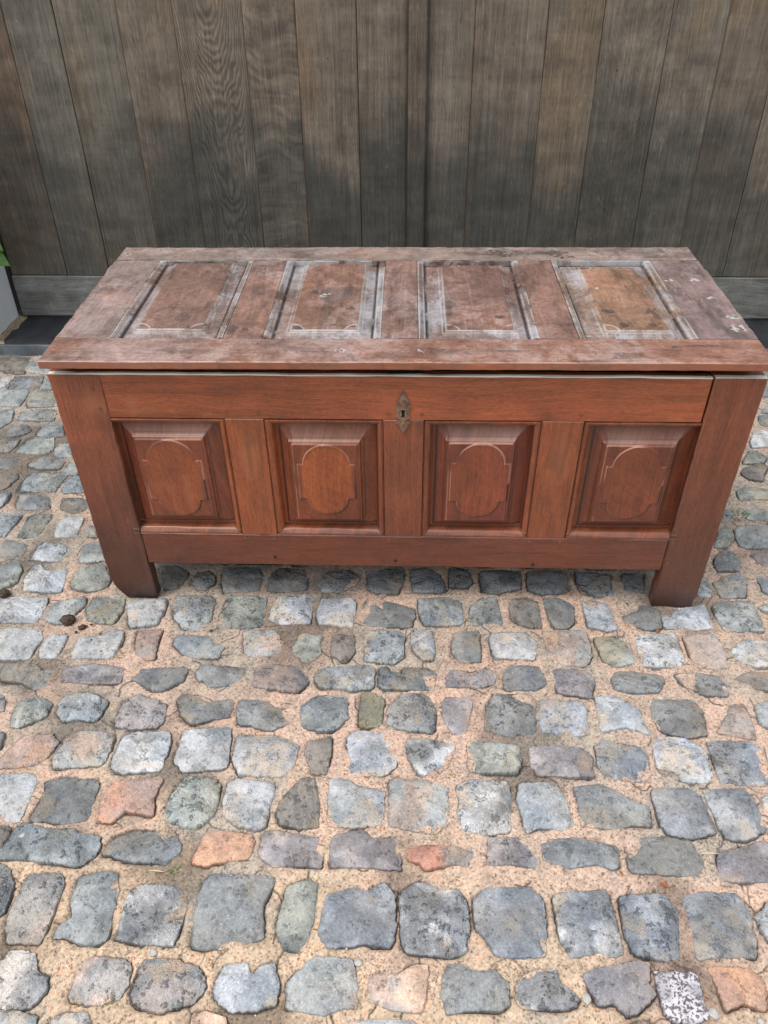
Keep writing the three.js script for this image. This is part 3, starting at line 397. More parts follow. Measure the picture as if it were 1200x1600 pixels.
    const gr = Math.max(0, 1 - Math.abs(d - 0.007) / 0.0018) * 0.4; r *= 1 - gr; g *= 1 - gr; b *= 1 - gr;
  }
  const scr = smoothstep(fbm(ac * 90, al * 4, s + 60, 3), 0.62, 0.75) * 0.07; r *= 1 - scr; g *= 1 - scr; b *= 1 - scr;
  let dustSheen = 0; if (pan >= 0) { const F = FIELDS[pan], q = (y - F[3]) / (OY[1] - F[3]); if (q > 0 && q < 1 && x > F[0] - 0.03 * q && x < F[1] + 0.03 * q) dustSheen = (0.62 - 0.45 * q) * (0.7 + (bl - 0.5) * 1.2 + (f2 - 0.5) * 0.4); }  // dusty tint with painted sky sheen on the upper bevel, strongest by the field
  const sill = y > 0.2255 && y < 0.2425 && OPEN.some(([a, e]) => x > a - 0.016 && x < e + 0.016); if (sill) { r *= 0.86; g *= 0.86; b *= 0.86; const q = (y - 0.2255) / 0.017; dustSheen = Math.max(dustSheen, Math.max(0, 1 - Math.abs(q - 0.08) / 0.13) * 0.75, Math.max(0, 1 - Math.abs(q - 0.84) / 0.16) * 0.85) * (0.75 + (bl - 0.5)); }  // pale sill lines: dusty residue with highlights painted in
  dustSheen = clamp(dustSheen, 0, 0.8); r = lerp(r, 178, dustSheen); g = lerp(g, 154, dustSheen); b = lerp(b, 146, dustSheen);
  if (vn(x * 380, y * 380, 333) > 0.972) { r = lerp(r, 200, 0.5); g = lerp(g, 160, 0.5); b = lerp(b, 140, 0.5); }
  o[0] = r * FRONT_GAIN; o[1] = g * FRONT_GAIN; o[2] = b * FRONT_GAIN; o[3] = 128 + t * 160 - (1 - pore) * 60;
});
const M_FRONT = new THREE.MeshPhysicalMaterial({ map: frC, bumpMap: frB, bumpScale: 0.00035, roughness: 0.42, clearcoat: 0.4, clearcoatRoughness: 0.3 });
const M_INNER = new THREE.MeshStandardMaterial({ map: frC, roughness: 0.85, color: 0x8f8478 });
const M_RIM = new THREE.MeshStandardMaterial({ color: lin(214, 214, 200, 1), roughness: 0.85 });
const frontUV = (x, y, z) => [(x + 0.77 + z * 0.5) / 1.54, (y + z * 0.5) / 0.72];
const part = (name, g, m = M_FRONT, parent = chest) => mesh(name, setUV(g, frontUV), m, parent);
// mouldings: a strip along one side of an opening with mitred ends; profile = [how far into the opening, depth]
const PROFILE = [[0, 0.0002], [0.0012, -0.0016], [0.0028, -0.0016], [0.0038, 0.0002], [0.0075, -0.0008], [0.0115, -0.0032], [0.0145, -0.0066], [0.0165, -0.0105], [0.0172, -0.013], [0.0175, -0.024]];
function moulding(ax, ay, bx, by, nx, ny, mA = 1, mB = 1, zs = 1) {   // from A to B, n points into the opening
  const L = Math.hypot(bx - ax, by - ay), dx = (bx - ax) / L, dy = (by - ay) / L, n = Math.max(4, Math.round(L / 0.03)), pos = [], idx = [], K = PROFILE.length, sd = boardSeed++;
  for (let i = 0; i <= n; i++) PROFILE.forEach(([t, z]) => { const a0 = t * mA, b0 = L - t * mB, l = a0 + ((b0 - a0) * i) / n, w = (vn(l * 70, t * 300, sd) - 0.5) * 0.0007; pos.push(ax + dx * l + nx * (t + w), ay + dy * l + ny * (t + w), z * zs + w * 0.7); });
  for (let i = 0; i < n; i++) for (let k = 0; k < K - 1; k++) { const a = i * K + k; idx.push(a, a + 1, a + K, a + 1, a + K + 1, a + K); }
  const g = new THREE.BufferGeometry(); g.setAttribute('position', new THREE.Float32BufferAttribute(pos, 3)); g.setIndex(idx);
  if (dx * ny - dy * nx < 0) { const q = g.index.array; for (let i = 0; i < q.length; i += 3) { const t = q[i]; q[i] = q[i + 1]; q[i + 1] = t; } }
  return toCreasedNormals(g, 0.6);
}
const MW = 0.0175, T = 0.035;
{ // front frame
  const outer = (side) => (v) => { // worn outer foot corners
    const x = v[0] * side; if (x > 0.72) { if (side < 0 && v[1] < 0.075) v[0] += side * -0.032 * (1 - v[1] / 0.075) ** 1.8; else if (side > 0 && v[1] < 0.03) v[0] -= 0.004; }
    if (v[1] < 0.01 && side > 0 && x < 0.65) v[1] += 0.0;
  };
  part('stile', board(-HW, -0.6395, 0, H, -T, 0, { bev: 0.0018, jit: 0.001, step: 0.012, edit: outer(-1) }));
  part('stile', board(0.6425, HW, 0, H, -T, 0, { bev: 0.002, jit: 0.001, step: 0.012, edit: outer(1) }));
  const top = [board(-0.6393, 0.6385, OY[1] + MW, H - 0.0015, -0.028, -0.0004, { bev: 0.0012, jit: 0.0004 })], bot = [board(-0.6393, 0.642, 0.1257, OY[0] - MW, -0.028, -0.0006, { bev: 0.0025, jit: 0.0008 })];
  const mun = [[], [], []];
  OPEN.forEach(([a, c], i) => {
    const l = i === 0 ? 0 : 1, r = i === 3 ? 0 : 1, x0 = a - l * MW, x1 = c + r * MW;
    top.push(moulding(x0, OY[1] + MW, x1, OY[1] + MW, 0, -1, l, r)); bot.push(moulding(x0, OY[0] - MW, x1, OY[0] - MW, 0, 1, l, r));
    if (l) mun[i - 1].push(moulding(x0, OY[0] - MW, x0, OY[1] + MW, 1, 0)); if (r) mun[i].push(moulding(x1, OY[0] - MW, x1, OY[1] + MW, -1, 0));
  });
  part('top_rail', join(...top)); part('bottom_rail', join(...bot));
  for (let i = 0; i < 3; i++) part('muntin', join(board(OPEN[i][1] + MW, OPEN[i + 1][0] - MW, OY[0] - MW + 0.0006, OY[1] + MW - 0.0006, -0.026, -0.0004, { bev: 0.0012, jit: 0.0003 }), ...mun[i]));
}
// a raised panel as a height field; hf(x, y) gives the depth
function heightPanel(x0, x1, y0, y1, st, hf) {
  const nx = Math.round((x1 - x0) / st), ny = Math.round((y1 - y0) / st), pos = [], idx = [];
  for (let j = 0; j <= ny; j++) for (let i = 0; i <= nx; i++) { const x = x0 + ((x1 - x0) * i) / nx, y = y0 + ((y1 - y0) * j) / ny; pos.push(x, y, hf(x, y)); }
  for (let j = 0; j < ny; j++) for (let i = 0; i < nx; i++) { const a = j * (nx + 1) + i; idx.push(a, a + 1, a + nx + 2, a, a + nx + 2, a + nx + 1); }
  const g = new THREE.BufferGeometry(); g.setAttribute('position', new THREE.Float32BufferAttribute(pos, 3)); g.setIndex(idx); g.computeVertexNormals(); return g;
}
const bevelDepth = (x, y, [fx0, fx1, fy0, fy1], [x0, x1, y0, y1], deep) => { // 0 inside the field, else 1..0 down the slope
  const l = (fx0 - x) / (fx0 - x0), r = (x - fx1) / (x1 - fx1), b = (fy0 - y) / (fy0 - y0), t = (y - fy1) / (y1 - fy1);
  return Math.max(l, r, b, t);
};
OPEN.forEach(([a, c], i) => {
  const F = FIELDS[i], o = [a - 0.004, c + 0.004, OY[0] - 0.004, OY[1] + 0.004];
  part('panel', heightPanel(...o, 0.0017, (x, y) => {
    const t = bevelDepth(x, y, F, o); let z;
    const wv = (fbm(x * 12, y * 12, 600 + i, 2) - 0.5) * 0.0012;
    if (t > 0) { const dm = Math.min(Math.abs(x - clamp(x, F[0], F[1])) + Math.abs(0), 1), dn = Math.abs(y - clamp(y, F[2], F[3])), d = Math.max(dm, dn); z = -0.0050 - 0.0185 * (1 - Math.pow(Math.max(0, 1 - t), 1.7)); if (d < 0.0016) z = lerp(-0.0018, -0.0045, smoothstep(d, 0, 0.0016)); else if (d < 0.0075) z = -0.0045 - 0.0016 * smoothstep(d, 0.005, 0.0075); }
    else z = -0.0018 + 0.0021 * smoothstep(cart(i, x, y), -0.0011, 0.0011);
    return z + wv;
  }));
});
{ // sides, back, floor
  for (const s of [-1, 1]) {
    const X = (a, b) => (s < 0 ? [-b, -a] : [a, b]);
    part('rear_stile', board(...X(0.66, HW), 0, H, -D, -D + T, { bev: 0.003 }), M_FRONT);
    part('side_rail', board(...X(0.722, 0.747), OY[1], H - 0.001, -D + T + 0.001, -T - 0.001, { bev: 0.002 }), M_FRONT);
    part('side_rail', board(...X(0.722, 0.747), 0.1257, OY[0], -D + T + 0.001, -T - 0.001, { bev: 0.002 }), M_FRONT);
    part('side_panel', board(...X(0.728, 0.738), OY[0] + 0.001, OY[1] - 0.001, -D + T + 0.001, -T - 0.001), M_FRONT);
  }
  part('back_board', board(-0.658, 0.658, 0.1257, H - 0.002, -D + 0.006, -D + 0.026), M_INNER);
  part('floor_board', board(-0.72, 0.72, 0.15, 0.168, -D + 0.03, -0.03), M_INNER);
  // pale unfinished top edge of the front
  part('rim', join(board(-0.7485, 0.639, H - 0.0012, H + 0.0018, -0.0085, -0.0002, { bev: 0.0008, jit: 0.0008 }), board(0.643, 0.7485, H + 0.0002, H + 0.0014, -0.012, -0.0004, { bev: 0.0005, jit: 0.0006 })), M_RIM);
  for (const s of [-1, 1]) part('lid_cleat', board(s < 0 ? -0.735 : 0.705, s < 0 ? -0.705 : 0.735, H + 0.003, 0.687, -D + 0.01, -0.05), M_INNER);
  part('back_rail', board(-0.658, 0.658, H - 0.001, 0.687, -D, -D + 0.025), M_INNER);
}
// pegs, nails, lock plate
const M_PEG = new THREE.MeshStandardMaterial({ color: lin(122, 74, 50, 0.9), roughness: 0.7 }), M_IRON = new THREE.MeshStandardMaterial({ color: lin(150, 146, 142), roughness: 0.4, metalness: 0.7 }), M_NAIL = new THREE.MeshStandardMaterial({ color: lin(58, 50, 46), roughness: 0.5, metalness: 0.5 });
const pegG = new THREE.CylinderGeometry(0.0042, 0.0046, 0.0036, 12).rotateX(Math.PI / 2), nailG = new THREE.CylinderGeometry(0.004, 0.005, 0.003, 10).rotateX(Math.PI / 2);
for (const [x, y] of [[-0.381, 0.571], [-0.312, 0.57], [-0.03, 0.57], [0.042, 0.569], [0.313, 0.57], [0.382, 0.571], [-0.66, 0.626], [-0.656, 0.577], [0.655, 0.624], [0.655, 0.565], [-0.383, 0.212], [-0.31, 0.211], [-0.03, 0.212], [0.31, 0.212], [0.383, 0.212], [0.652, 0.217], [0.652, 0.15]]) mesh('peg', pegG, M_PEG, chest).position.set(x, y, -0.0006);
for (const [x, y] of [[-0.015, 0.146], [0.325, 0.139], [-0.315, 0.153]]) mesh('nail', nailG, M_NAIL, chest).position.set(x, y, -0.0006);
{
  const sh = new THREE.Shape(), half = [[0, 52.5], [14, 25.4], [11, 21], [4.5, 17], [4.5, 14.9], [15, 14.9], [15.5, 6], [11, 2], [13, -4], [14.5, -12], [12, -16], [7, -18.5], [6, -20.5], [9, -24], [14.5, -27.5], [9, -36], [0, -53.4]];
  half.forEach(([x, y], i) => (i ? sh.lineTo(x / 1000, y / 1000) : sh.moveTo(x / 1000, y / 1000)));
  for (let i = half.length - 2; i > 0; i--) sh.lineTo(-half[i][0] / 1000, half[i][1] / 1000);
  const k = new THREE.Path(); k.moveTo(-0.0045, 0.0065); k.lineTo(0.0045, 0.0065); k.lineTo(0.003, -0.003); k.lineTo(0.0038, -0.0125); k.lineTo(-0.0038, -0.0125); k.lineTo(-0.003, -0.003); sh.holes.push(k);
  const iron = new THREE.MeshStandardMaterial({ map: rgC, color: lin(172, 138, 116, 0.8), metalness: 0.35, roughness: 0.5, bumpMap: rgB, bumpScale: 0.0015 });
  const g = new THREE.ExtrudeGeometry(sh, { depth: 0.0012, bevelEnabled: true, bevelSize: 0.0011, bevelThickness: 0.0011, bevelSegments: 2 });
  const e = mesh('escutcheon', setUV(g, (x, y) => [x * 6, y * 6]), iron, chest); e.position.set(0.002, 0.575, 0.0004);
  for (const y of [0.029, -0.0305]) { const r = mesh('rivet', new THREE.SphereGeometry(0.0034, 12, 8), iron, e); r.position.set(0, y, 0.002); r.scale.z = 0.7; }
  for (const s of [-1, 1]) { // raised lines chased in the plate
    const tube = (p) => new THREE.TubeGeometry(new THREE.CatmullRomCurve3(p.map(([x, y]) => new THREE.Vector3(s * x / 1000, y / 1000, 0.0023))), 16, 0.0008, 5);
    mesh('scroll', join(tube([[0.5, 49], [12, 26], [9, 22], [3.5, 16]]), tube([[5.5, 7], [9, 0], [7, -8], [4, -15]]), tube([[3, -18], [6, -24], [13, -27]]), tube([[13, -28], [7, -38], [0.5, -50]])), iron, e);
  }
  const kh = mesh('keyhole_shade', new THREE.BoxGeometry(0.0088, 0.0185, 0.0003), M_DARK.clone(), e); kh.material.color.setRGB(0.006, 0.005, 0.004); kh.position.set(0, -0.003, -0.0005);  // black plate standing in for the shade inside the hole
  const st = mesh('lock_recess_shade', new THREE.BoxGeometry(0.066, 0.006, 0.02), kh.material, chest); st.position.set(0.003, H + 0.0005, -0.02);  // solid black box painted as the shade of an open recess
}
// ---------------------------------------------------------------- the lid, in lid axes: x, depth from its front edge, thickness down
const LID_Y = 0.7062, LID_Z = 0.024, LD = 0.642, LT = 0.0185;
const LOPEN = [[-0.631, -0.386], [-0.3, -0.0475], [0.0335, 0.29], [0.374, 0.6235]], LOY = [0.107, 0.548];
const LFIELD = [[-0.583, -0.438, 0.151, 0.531], [-0.244, -0.099, 0.148, 0.526], [0.095, 0.241, 0.147, 0.517], [0.439, 0.573, 0.148, 0.505]];
const STAINS = [[0.25, 0.596, 0.05, 0.03, 1], [0.3, 0.6, 0.05, 0.02, 0.8], [0.395, 0.575, 0.05, 0.02, 1], [0.37, 0.6, 0.06, 0.02, 0.9], [0.46, 0.245, 0.022, 0.012, 1], [0.488, 0.172, 0.016, 0.02, 1], [0.553, 0.25, 0.026, 0.022, 0.9], [0.565, 0.22, 0.012, 0.02, 0.8], [0.542, 0.172, 0.014, 0.012, 0.8], [0.443, 0.3, 0.012, 0.01, 0.8],
  [-0.217, 0.346, 0.016, 0.016, 0.9], [-0.121, 0.256, 0.012, 0.016, 0.9], [-0.19, 0.256, 0.014, 0.014, 0.8], [-0.15, 0.33, 0.05, 0.05, 0.5], [-0.13, 0.17, 0.04, 0.012, 0.9], [-0.22, 0.16, 0.02, 0.012, 0.9], [-0.376, 0.15, 0.018, 0.03, 0.8], [-0.346, 0.138, 0.012, 0.02, 0.8], [0.214, 0.214, 0.016, 0.01, 1], [0.105, 0.28, 0.02, 0.02, 0.6],
  [0.62, 0.075, 0.04, 0.007, 0.9], [0.566, 0.07, 0.02, 0.007, 0.9], [0.252, 0.05, 0.07, 0.006, 0.6], [0.709, 0.318, 0.02, 0.03, 0.5], [0.03, 0.42, 0.05, 0.05, 0.45], [-0.494, 0.211, 0.02, 0.03, 0.6], [-0.686, 0.36, 0.05, 0.03, 0.5], [0.44, 0.5, 0.03, 0.012, 0.9], [0.57, 0.48, 0.012, 0.02, 0.8]];
const WHITES = [[-0.184, 0.331, 0.018, 0.012], [-0.127, 0.049, 0.016, 0.01], [0.729, 0.216, 0.016, 0.012], [0.709, 0.318, 0.016, 0.008], [0.702, 0.423, 0.012, 0.012], [0.4, 0.127, 0.014, 0.012], [-0.747, 0.589, 0.035, 0.012], [0.46, 0.38, 0.006, 0.02], [0.72, 0.16, 0.02, 0.02], [0.64, 0.42, 0.012, 0.012], [0.04, 0.052, 0.012, 0.006]];
const LID_GAIN = 0.88;
const [liC, liB] = bake(2048, 900, (u, v, o) => {
  const x = -0.77 + u * 1.54, y = -0.02 + v * 0.68; let s, horiz = 1, r, g, b, recess = 0, field = -1;
  const pan = LOPEN.findIndex(([a, c]) => x > a && x < c && y > LOY[0] && y < LOY[1]);
  if (y < 0.107) { s = 1; r = 160; g = 112; b = 94; } else if (y > 0.548) { s = 2; r = 152; g = 130; b = 120; }
  else if (pan >= 0) { s = 5 + pan; horiz = 0; const F = LFIELD[pan]; const d = Math.max(F[0] - x, x - F[1], F[2] - y, y - F[3]); recess = smoothstep(d, -0.004, 0.006); field = pan; [r, g, b] = [[136, 104, 92], [144, 106, 90], [136, 102, 92], [156, 117, 95]][pan]; }
  else { horiz = 0; s = 11 + Math.round(x * 3); r = 146; g = 110; b = 98; if (x > 0.6) { r = 152; g = 126; b = 122; } if (x < -0.6) { r = 156; g = 132; b = 126; } }
  s = s * 71 + 11; const wob = (fbm(x * 6, y * 6, s + 30, 2) - 0.5) * 0.02, al = horiz ? x : y, ac = (horiz ? y : x) + wob;
  const wx = x + (fbm(x * 14, y * 14, 660, 3) - 0.5) * 0.09, wy = y + (fbm(x * 14 + 7, y * 14, 661, 3) - 0.5) * 0.09;
  const f1 = vn(ac * 900, al * 22, s), f2 = fbm(ac * 240, al * 6, s + 1, 2), f3 = fbm(ac * 50, al * 3, s + 2, 3), bl = fbm(wx * 9, wy * 9, s + 6, 5), b2 = fbm(wx * 34, wy * 34, 640, 4), b3 = vn(x * 300, y * 300, 641), b4 = fbm(wx * 3.2, wy * 3.2, 650, 4), soil = fbm(ac * 40, al * 11, s + 44, 4), b5 = fbm(x * 150, y * 150, 670, 3);
  let t = (f1 - 0.5) * 0.12 + (f2 - 0.5) * 0.14 + (f3 - 0.5) * 0.14 + (b2 - 0.5) * 0.55 + (b3 - 0.5) * 0.14 + (b5 - 0.5) * 0.3 + (bl - 0.5) * 0.5 + (smoothstep(vn(ac * 420, al * 26, s + 19), 0.8, 0.95) - 0.1) * 0.14 - smoothstep(soil, 0.54, 0.74) * 0.2;
  // bare, redder wood where the surface is rubbed; grey bloom elsewhere
  const rub = smoothstep(bl * 0.6 + b4 * 0.4 + (y < 0.1 ? 0.06 : 0) - (y > 0.45 ? 0.05 : 0), 0.42, 0.62); r = lerp(r, 150, rub * 0.5); g = lerp(g, 101, rub * 0.5); b = lerp(b, 82, rub * 0.5);
  const dustSheen = clamp(smoothstep(b4 * 0.4 + b2 * 0.2 + bl * 0.25 + b5 * 0.15, 0.44, 0.66) * 0.46 + recess * (0.34 + 0.2 * (1 - clamp(y * 3, 0, 1)) + (bl - 0.5) * 1.6 + (b3 - 0.5) * 0.3), 0, 0.88); r = lerp(r, 160, dustSheen); g = lerp(g, 155, dustSheen); b = lerp(b, 160, dustSheen);
  const m = 1 + t * 0.75; r *= m; g *= m; b *= m;
  let st = smoothstep(b5 * 0.4 + b2 * 0.3 + soil * 0.3, 0.6, 0.68) * 0.6; for (const q of STAINS) { const e = spot(x, y, q[0], q[1], q[2], q[3]); if (e > 0) st = Math.max(st, smoothstep(e * 0.7 + (b2 - 0.5) * 2.4 + (soil - 0.5) * 1.6 + (b5 - 0.5) * 1.8, 0.35, 0.62) * q[4]); }
  r = lerp(r, 70, st * 0.72); g = lerp(g, 58, st * 0.72); b = lerp(b, 58, st * 0.72);
  let wh = b3 > 0.955 && b2 > 0.48 ? 0.8 : 0; for (const q of WHITES) { const e = spot(x, y, ...q); if (e > 0) wh = Math.max(wh, smoothstep(e * 0.5 + (b2 - 0.5) * 1.4 + (b5 - 0.5) * 3.2, 0.5, 0.75)); }
  // chalky lines left in the quirks of the mouldings and round the fields
  let ln = 0; for (const [a, c] of LOPEN) { if (y > LOY[0] && y < LOY[1]) { ln = Math.max(ln, 1 - Math.abs(Math.max(a - x, x - c) + 0.002) / 0.003, 0.95 - Math.abs(Math.max(a - x, x - c) + 0.0135) / 0.003); } }
  if (pan >= 0) { const F = LFIELD[pan], d = Math.max(F[0] - x, x - F[1], F[2] - y, y - F[3]); ln = Math.max(ln, 1 - Math.abs(d - 0.001) / 0.0026, 0.9 - Math.abs(d - 0.009) / 0.0026); if (y > 0.532) ln = Math.max(ln, 0.8);
    for (const [qx, qy] of [[F[0], F[2]], [F[1], F[2]], [F[0], F[3]], [F[1], F[3]]]) { const cr = Math.abs(Math.hypot(x - qx, y - qy) - 0.027); if (d < 0) ln = Math.max(ln, 0.95 - cr / 0.0028); } }
  ln = clamp(ln, 0, 1) * smoothstep(b2 + (b4 - 0.5), 0.15, 0.45) * 0.95; wh = Math.max(wh, ln);
  let seam = Math.max(1 - Math.abs(y - 0.107) / 0.0022, 1 - Math.abs(y - 0.548) / 0.0022, 0); if (pan >= 0) for (const e of [LOPEN[pan][0], LOPEN[pan][1]]) seam = Math.max(seam, 1 - Math.abs((e < (LOPEN[pan][0] + LOPEN[pan][1]) / 2 ? x - e : e - x) - 0.0195) / 0.0045); seam *= 0.6 * smoothstep(b2, 0.25, 0.45); r *= 1 - seam; g *= 1 - seam; b *= 1 - seam;  // also darkens each moulding foot, shade painted in for a deeper gap
  r = lerp(r, 218, wh * 0.75); g = lerp(g, 214, wh * 0.75); b = lerp(b, 210, wh * 0.75);
  if (y < 0.0045 && y > -0.03) { const k = (1 - smoothstep(y, -0.003, 0.003)) * (0.75 + (b2 - 0.5) * 0.8); r = lerp(r, 176, k); g = lerp(g, 104, k); b = lerp(b, 74, k); const e = Math.max(0, 1 - Math.abs(y - 0.001) / 0.0022) * smoothstep(b2, 0.3, 0.55) * 0.6; r = lerp(r, 214, e); g = lerp(g, 178, e); b = lerp(b, 160, e); }
  o[0] = r * LID_GAIN * 0.94; o[1] = g * LID_GAIN * 0.97; o[2] = b * LID_GAIN * 0.98; o[3] = 128 + t * 150 - st * 30;
});
const M_LID = new THREE.MeshStandardMaterial({ map: liC, bumpMap: liB, bumpScale: 0.0012, roughness: 0.46 });
const lid = new THREE.Group(); lid.name = 'lid'; chest.add(lid); lid.position.set(0, LID_Y, LID_Z); lid.rotation.set(THREE.MathUtils.degToRad(0.2104), THREE.MathUtils.degToRad(0.3708), 0);
// in lid axes y is the thickness (0 at the top) and z = -depth
const lidUV = (x, y, z) => [(x + 0.77) / 1.54, (-z + y * 0.9 + 0.02) / 0.68];
const lp = (name, g, m = M_LID) => mesh(name, setUV(g, lidUV), m, lid);
const turn = (g) => g.rotateX(-Math.PI / 2);                 // front-panel axes (x, y up, z out) to lid axes (x, depth, up)
const LX = 0.7486;
const nibble = (v) => { if (Math.abs(v[0]) > 0.74) v[0] += Math.sign(v[0]) * ((vn(v[2] * 28, v[0], 55) - 0.5) * 0.006 + (vn(v[2] * 90, v[0], 56) - 0.5) * 0.003); };
lp('front_rail', board(-LX, LX, -LT, 0, -LOY[0] + 0.0004, 0, { bev: 0.0024, jit: 0.0006, step: 0.012 }));
lp('back_rail', board(-LX + 0.002, LX - 0.002, -LT, 0, -LD, -LOY[1], { bev: 0.0024, jit: 0.001, step: 0.015 }));
lp('end_stile', board(-LX, LOPEN[0][0], -LT, -0.0004, -LOY[1] + 0.0005, -LOY[0] - 0.0004, { bev: 0.0016, jit: 0.0006, step: 0.01, edit: nibble }));
lp('end_stile', board(LOPEN[3][1], LX, -LT, -0.0004, -LOY[1] + 0.0005, -LOY[0] - 0.0004, { bev: 0.0016, jit: 0.0006, step: 0.01, edit: nibble }));
LOPEN.forEach(([a, c], i) => {
  const side = [moulding(a, LOY[0], a, LOY[1], 1, 0, 0, 0, 0.82), moulding(c, LOY[0], c, LOY[1], -1, 0, 0, 0, 0.82)].map(turn);
  const F = LFIELD[i], o = [a + 0.004, c - 0.004, LOY[0] + 0.0006, 0.541];
  lp('moulding', side[0]); lp('moulding', side[1]);
  const g = heightPanel(...o, 0.002, (x, y) => {
    const t = bevelDepth(x, y, F, o), wv = (fbm(x * 9, y * 9, 700 + i, 2) - 0.5) * 0.0012; let z;
    const d = Math.max(F[0] - x, x - F[1], F[2] - y, y - F[3]);
    if (t > 0) { z = -0.0046 - 0.0098 * (1 - Math.pow(Math.max(0, 1 - t), 1.7)); if (d < 0.002) z = lerp(-0.0016, -0.0042, smoothstep(d, 0, 0.002)); else if (d < 0.009) z = -0.0042 - 0.0018 * smoothstep(d, 0.006, 0.009); }
    else { z = -0.0016; let q = 1; for (const [qx, qy] of [[F[0], F[2]], [F[1], F[2]], [F[0], F[3]], [F[1], F[3]]]) q = Math.min(q, smoothstep(Math.hypot(x - qx, y - qy), 0.0262, 0.0278)); z += 0.0014 * q; }
    return z + wv;
  });
  lp('lid_panel', turn(g));
  if (i < 3) lp('muntin', board(c, LOPEN[i + 1][0], -LT, -0.0004, -LOY[1] + 0.0005, -LOY[0] - 0.0004, { bev: 0.0014, jit: 0.0005 }));
  mesh('panel_back', new THREE.BoxGeometry(c - a + 0.02, 0.003, LOY[1] - LOY[0]), M_INNER, lid).position.set((a + c) / 2, -LT - 0.0035, -(LOY[0] + LOY[1]) / 2);
});
for (const [x, d] of [[-0.127, 0.049], [0.044, 0.043]]) { const n = mesh('nail', new THREE.CylinderGeometry(0.003, 0.004, 0.0025, 12), M_IRON, lid); n.position.set(x, 0.0006, -d); }

// ---------------------------------------------------------------- small things in the yard
const M_SOIL = new THREE.MeshStandardMaterial({ color: lin(62, 48, 34, 0.8), roughness: 0.55, bumpMap: rgB, bumpScale: 0.004 });
function clodGeometry(r, seed) {
  const g = mergeVertices(new THREE.IcosahedronGeometry(1, 8)), p = g.attributes.position;
  for (let i = 0; i < p.count; i++) { const x = p.getX(i), y = p.getY(i), z = p.getZ(i), k = 0.75 + fbm(x * 2.4 + y * 1.3 + 9, z * 2.4 - y * 1.1, seed, 3) * 0.55 + Math.abs(vn(x * 5 + 3, z * 5 + y * 4, seed + 3) - 0.5) * 0.3; p.setXYZ(i, x * k * r, (y * k * 0.62 + 0.45) * r, z * k * r * 0.85); }
  g.computeVertexNormals(); return setUV(g, (x, y, z) => [x * 6 + y, z * 6 + y]);
}
onYard(single('soil_clod', clodGeometry(0.0165, 3), M_SOIL, 'dark lump of soil on the joint left of the front left foot', 'soil lump'), -0.846, 0, 0.088);
onYard(single('soil_clod', clodGeometry(0.009, 5), M_SOIL, 'smaller dark crumb of soil just right of the larger lump', 'soil lump'), -0.805, -0.003, 0.107);
onYard(single('soil_clod', clodGeometry(0.015, 8), M_SOIL, 'dark lump of soil at the left edge, level with the front left foot', 'soil lump'), -1.05, 0, -0.004);
{
  const cg = [clodGeometry(0.0035, 21), clodGeometry(0.0028, 25)];
  const spots = [[-0.813, 0.126], [-0.793, 0.105], [-0.782, 0.1], [-0.721, 0.184], [-0.729, 0.188], [-0.711, 0.186], [-0.475, 0.113], [0.583, -0.005], [-0.765, 0.152], [-0.75, 0.13]];
  spots.forEach(([x, z], i) => onYard(single('soil_crumb', cg[i % 2], M_SOIL, 'tiny dark crumb of soil scattered on the setts', 'crumb', 'dark soil crumbs near the chest feet'), x, 0.003, z));
}
function tuftGeometry(n, h, spread, seed) {
  const pos = [], idx = [];
  for (let i = 0; i < n; i++) {
    const a = h2(i, 1, seed) * 6.283, r = Math.sqrt(h2(i, 2, seed)) * spread, bx = Math.cos(a) * r, bz = Math.sin(a) * r, hh = h * (0.5 + 0.6 * h2(i, 3, seed)), la = a + (h2(i, 4, seed) - 0.5) * 2, lean = hh * (0.4 + h2(i, 5, seed)), w = 0.0011, px = -Math.sin(la) * w, pz = Math.cos(la) * w, o = pos.length / 3;
    for (const [t, k] of [[0, 1], [0.5, 0.9], [0.85, 0.5], [1, 0.05]]) { const x = bx + Math.cos(la) * lean * t * t, z = bz + Math.sin(la) * lean * t * t, y = hh * (t - 0.35 * t * t); pos.push(x - px * k, y, z - pz * k, x + px * k, y, z + pz * k); }
    for (let k = 0; k < 3; k++) idx.push(o + 2 * k, o + 2 * k + 1, o + 2 * k + 2, o + 2 * k + 1, o + 2 * k + 3, o + 2 * k + 2);
  }
  const g = new THREE.BufferGeometry(); g.setAttribute('position', new THREE.Float32BufferAttribute(pos, 3)); g.setIndex(idx); g.computeVertexNormals(); return g;
}
const M_GRASS = new THREE.MeshPhysicalMaterial({ color: lin(110, 140, 56, 0.7), roughness: 0.8, side: THREE.DoubleSide, transmission: 0.3, thickness: 0 }), M_MOSS = M_GRASS.clone(); M_MOSS.color = lin(150, 150, 86, 0.7);
[[0.985, -0.375, 34, 0.02, 0.022, M_GRASS, 'green grass tuft between setts beside the right end of the chest'], [-0.419, 0.724, 14, 0.01, 0.008, M_GRASS, 'small green weed in the mortar below the orange sett'], [-0.481, 0.955, 12, 0.009, 0.009, M_MOSS, 'yellowish weed in the mortar at the bottom left'], [0.12, 0.499, 12, 0.008, 0.009, M_MOSS, 'small yellowish weed in the mortar near the middle of the yard'], [-0.818, 0.174, 30, 0.006, 0.016, M_MOSS, 'yellow moss patch left of the pale sett below the soil lumps'], [-0.684, 0.191, 26, 0.006, 0.014, M_MOSS, 'yellow moss patch beside the small striped pink sett']]
  .forEach(([x, z, n, h, sp, m, label], i) => onYard(single('grass_tuft', tuftGeometry(n, h, sp, 60 + i), m, label, 'weed'), x, -0.004, z));
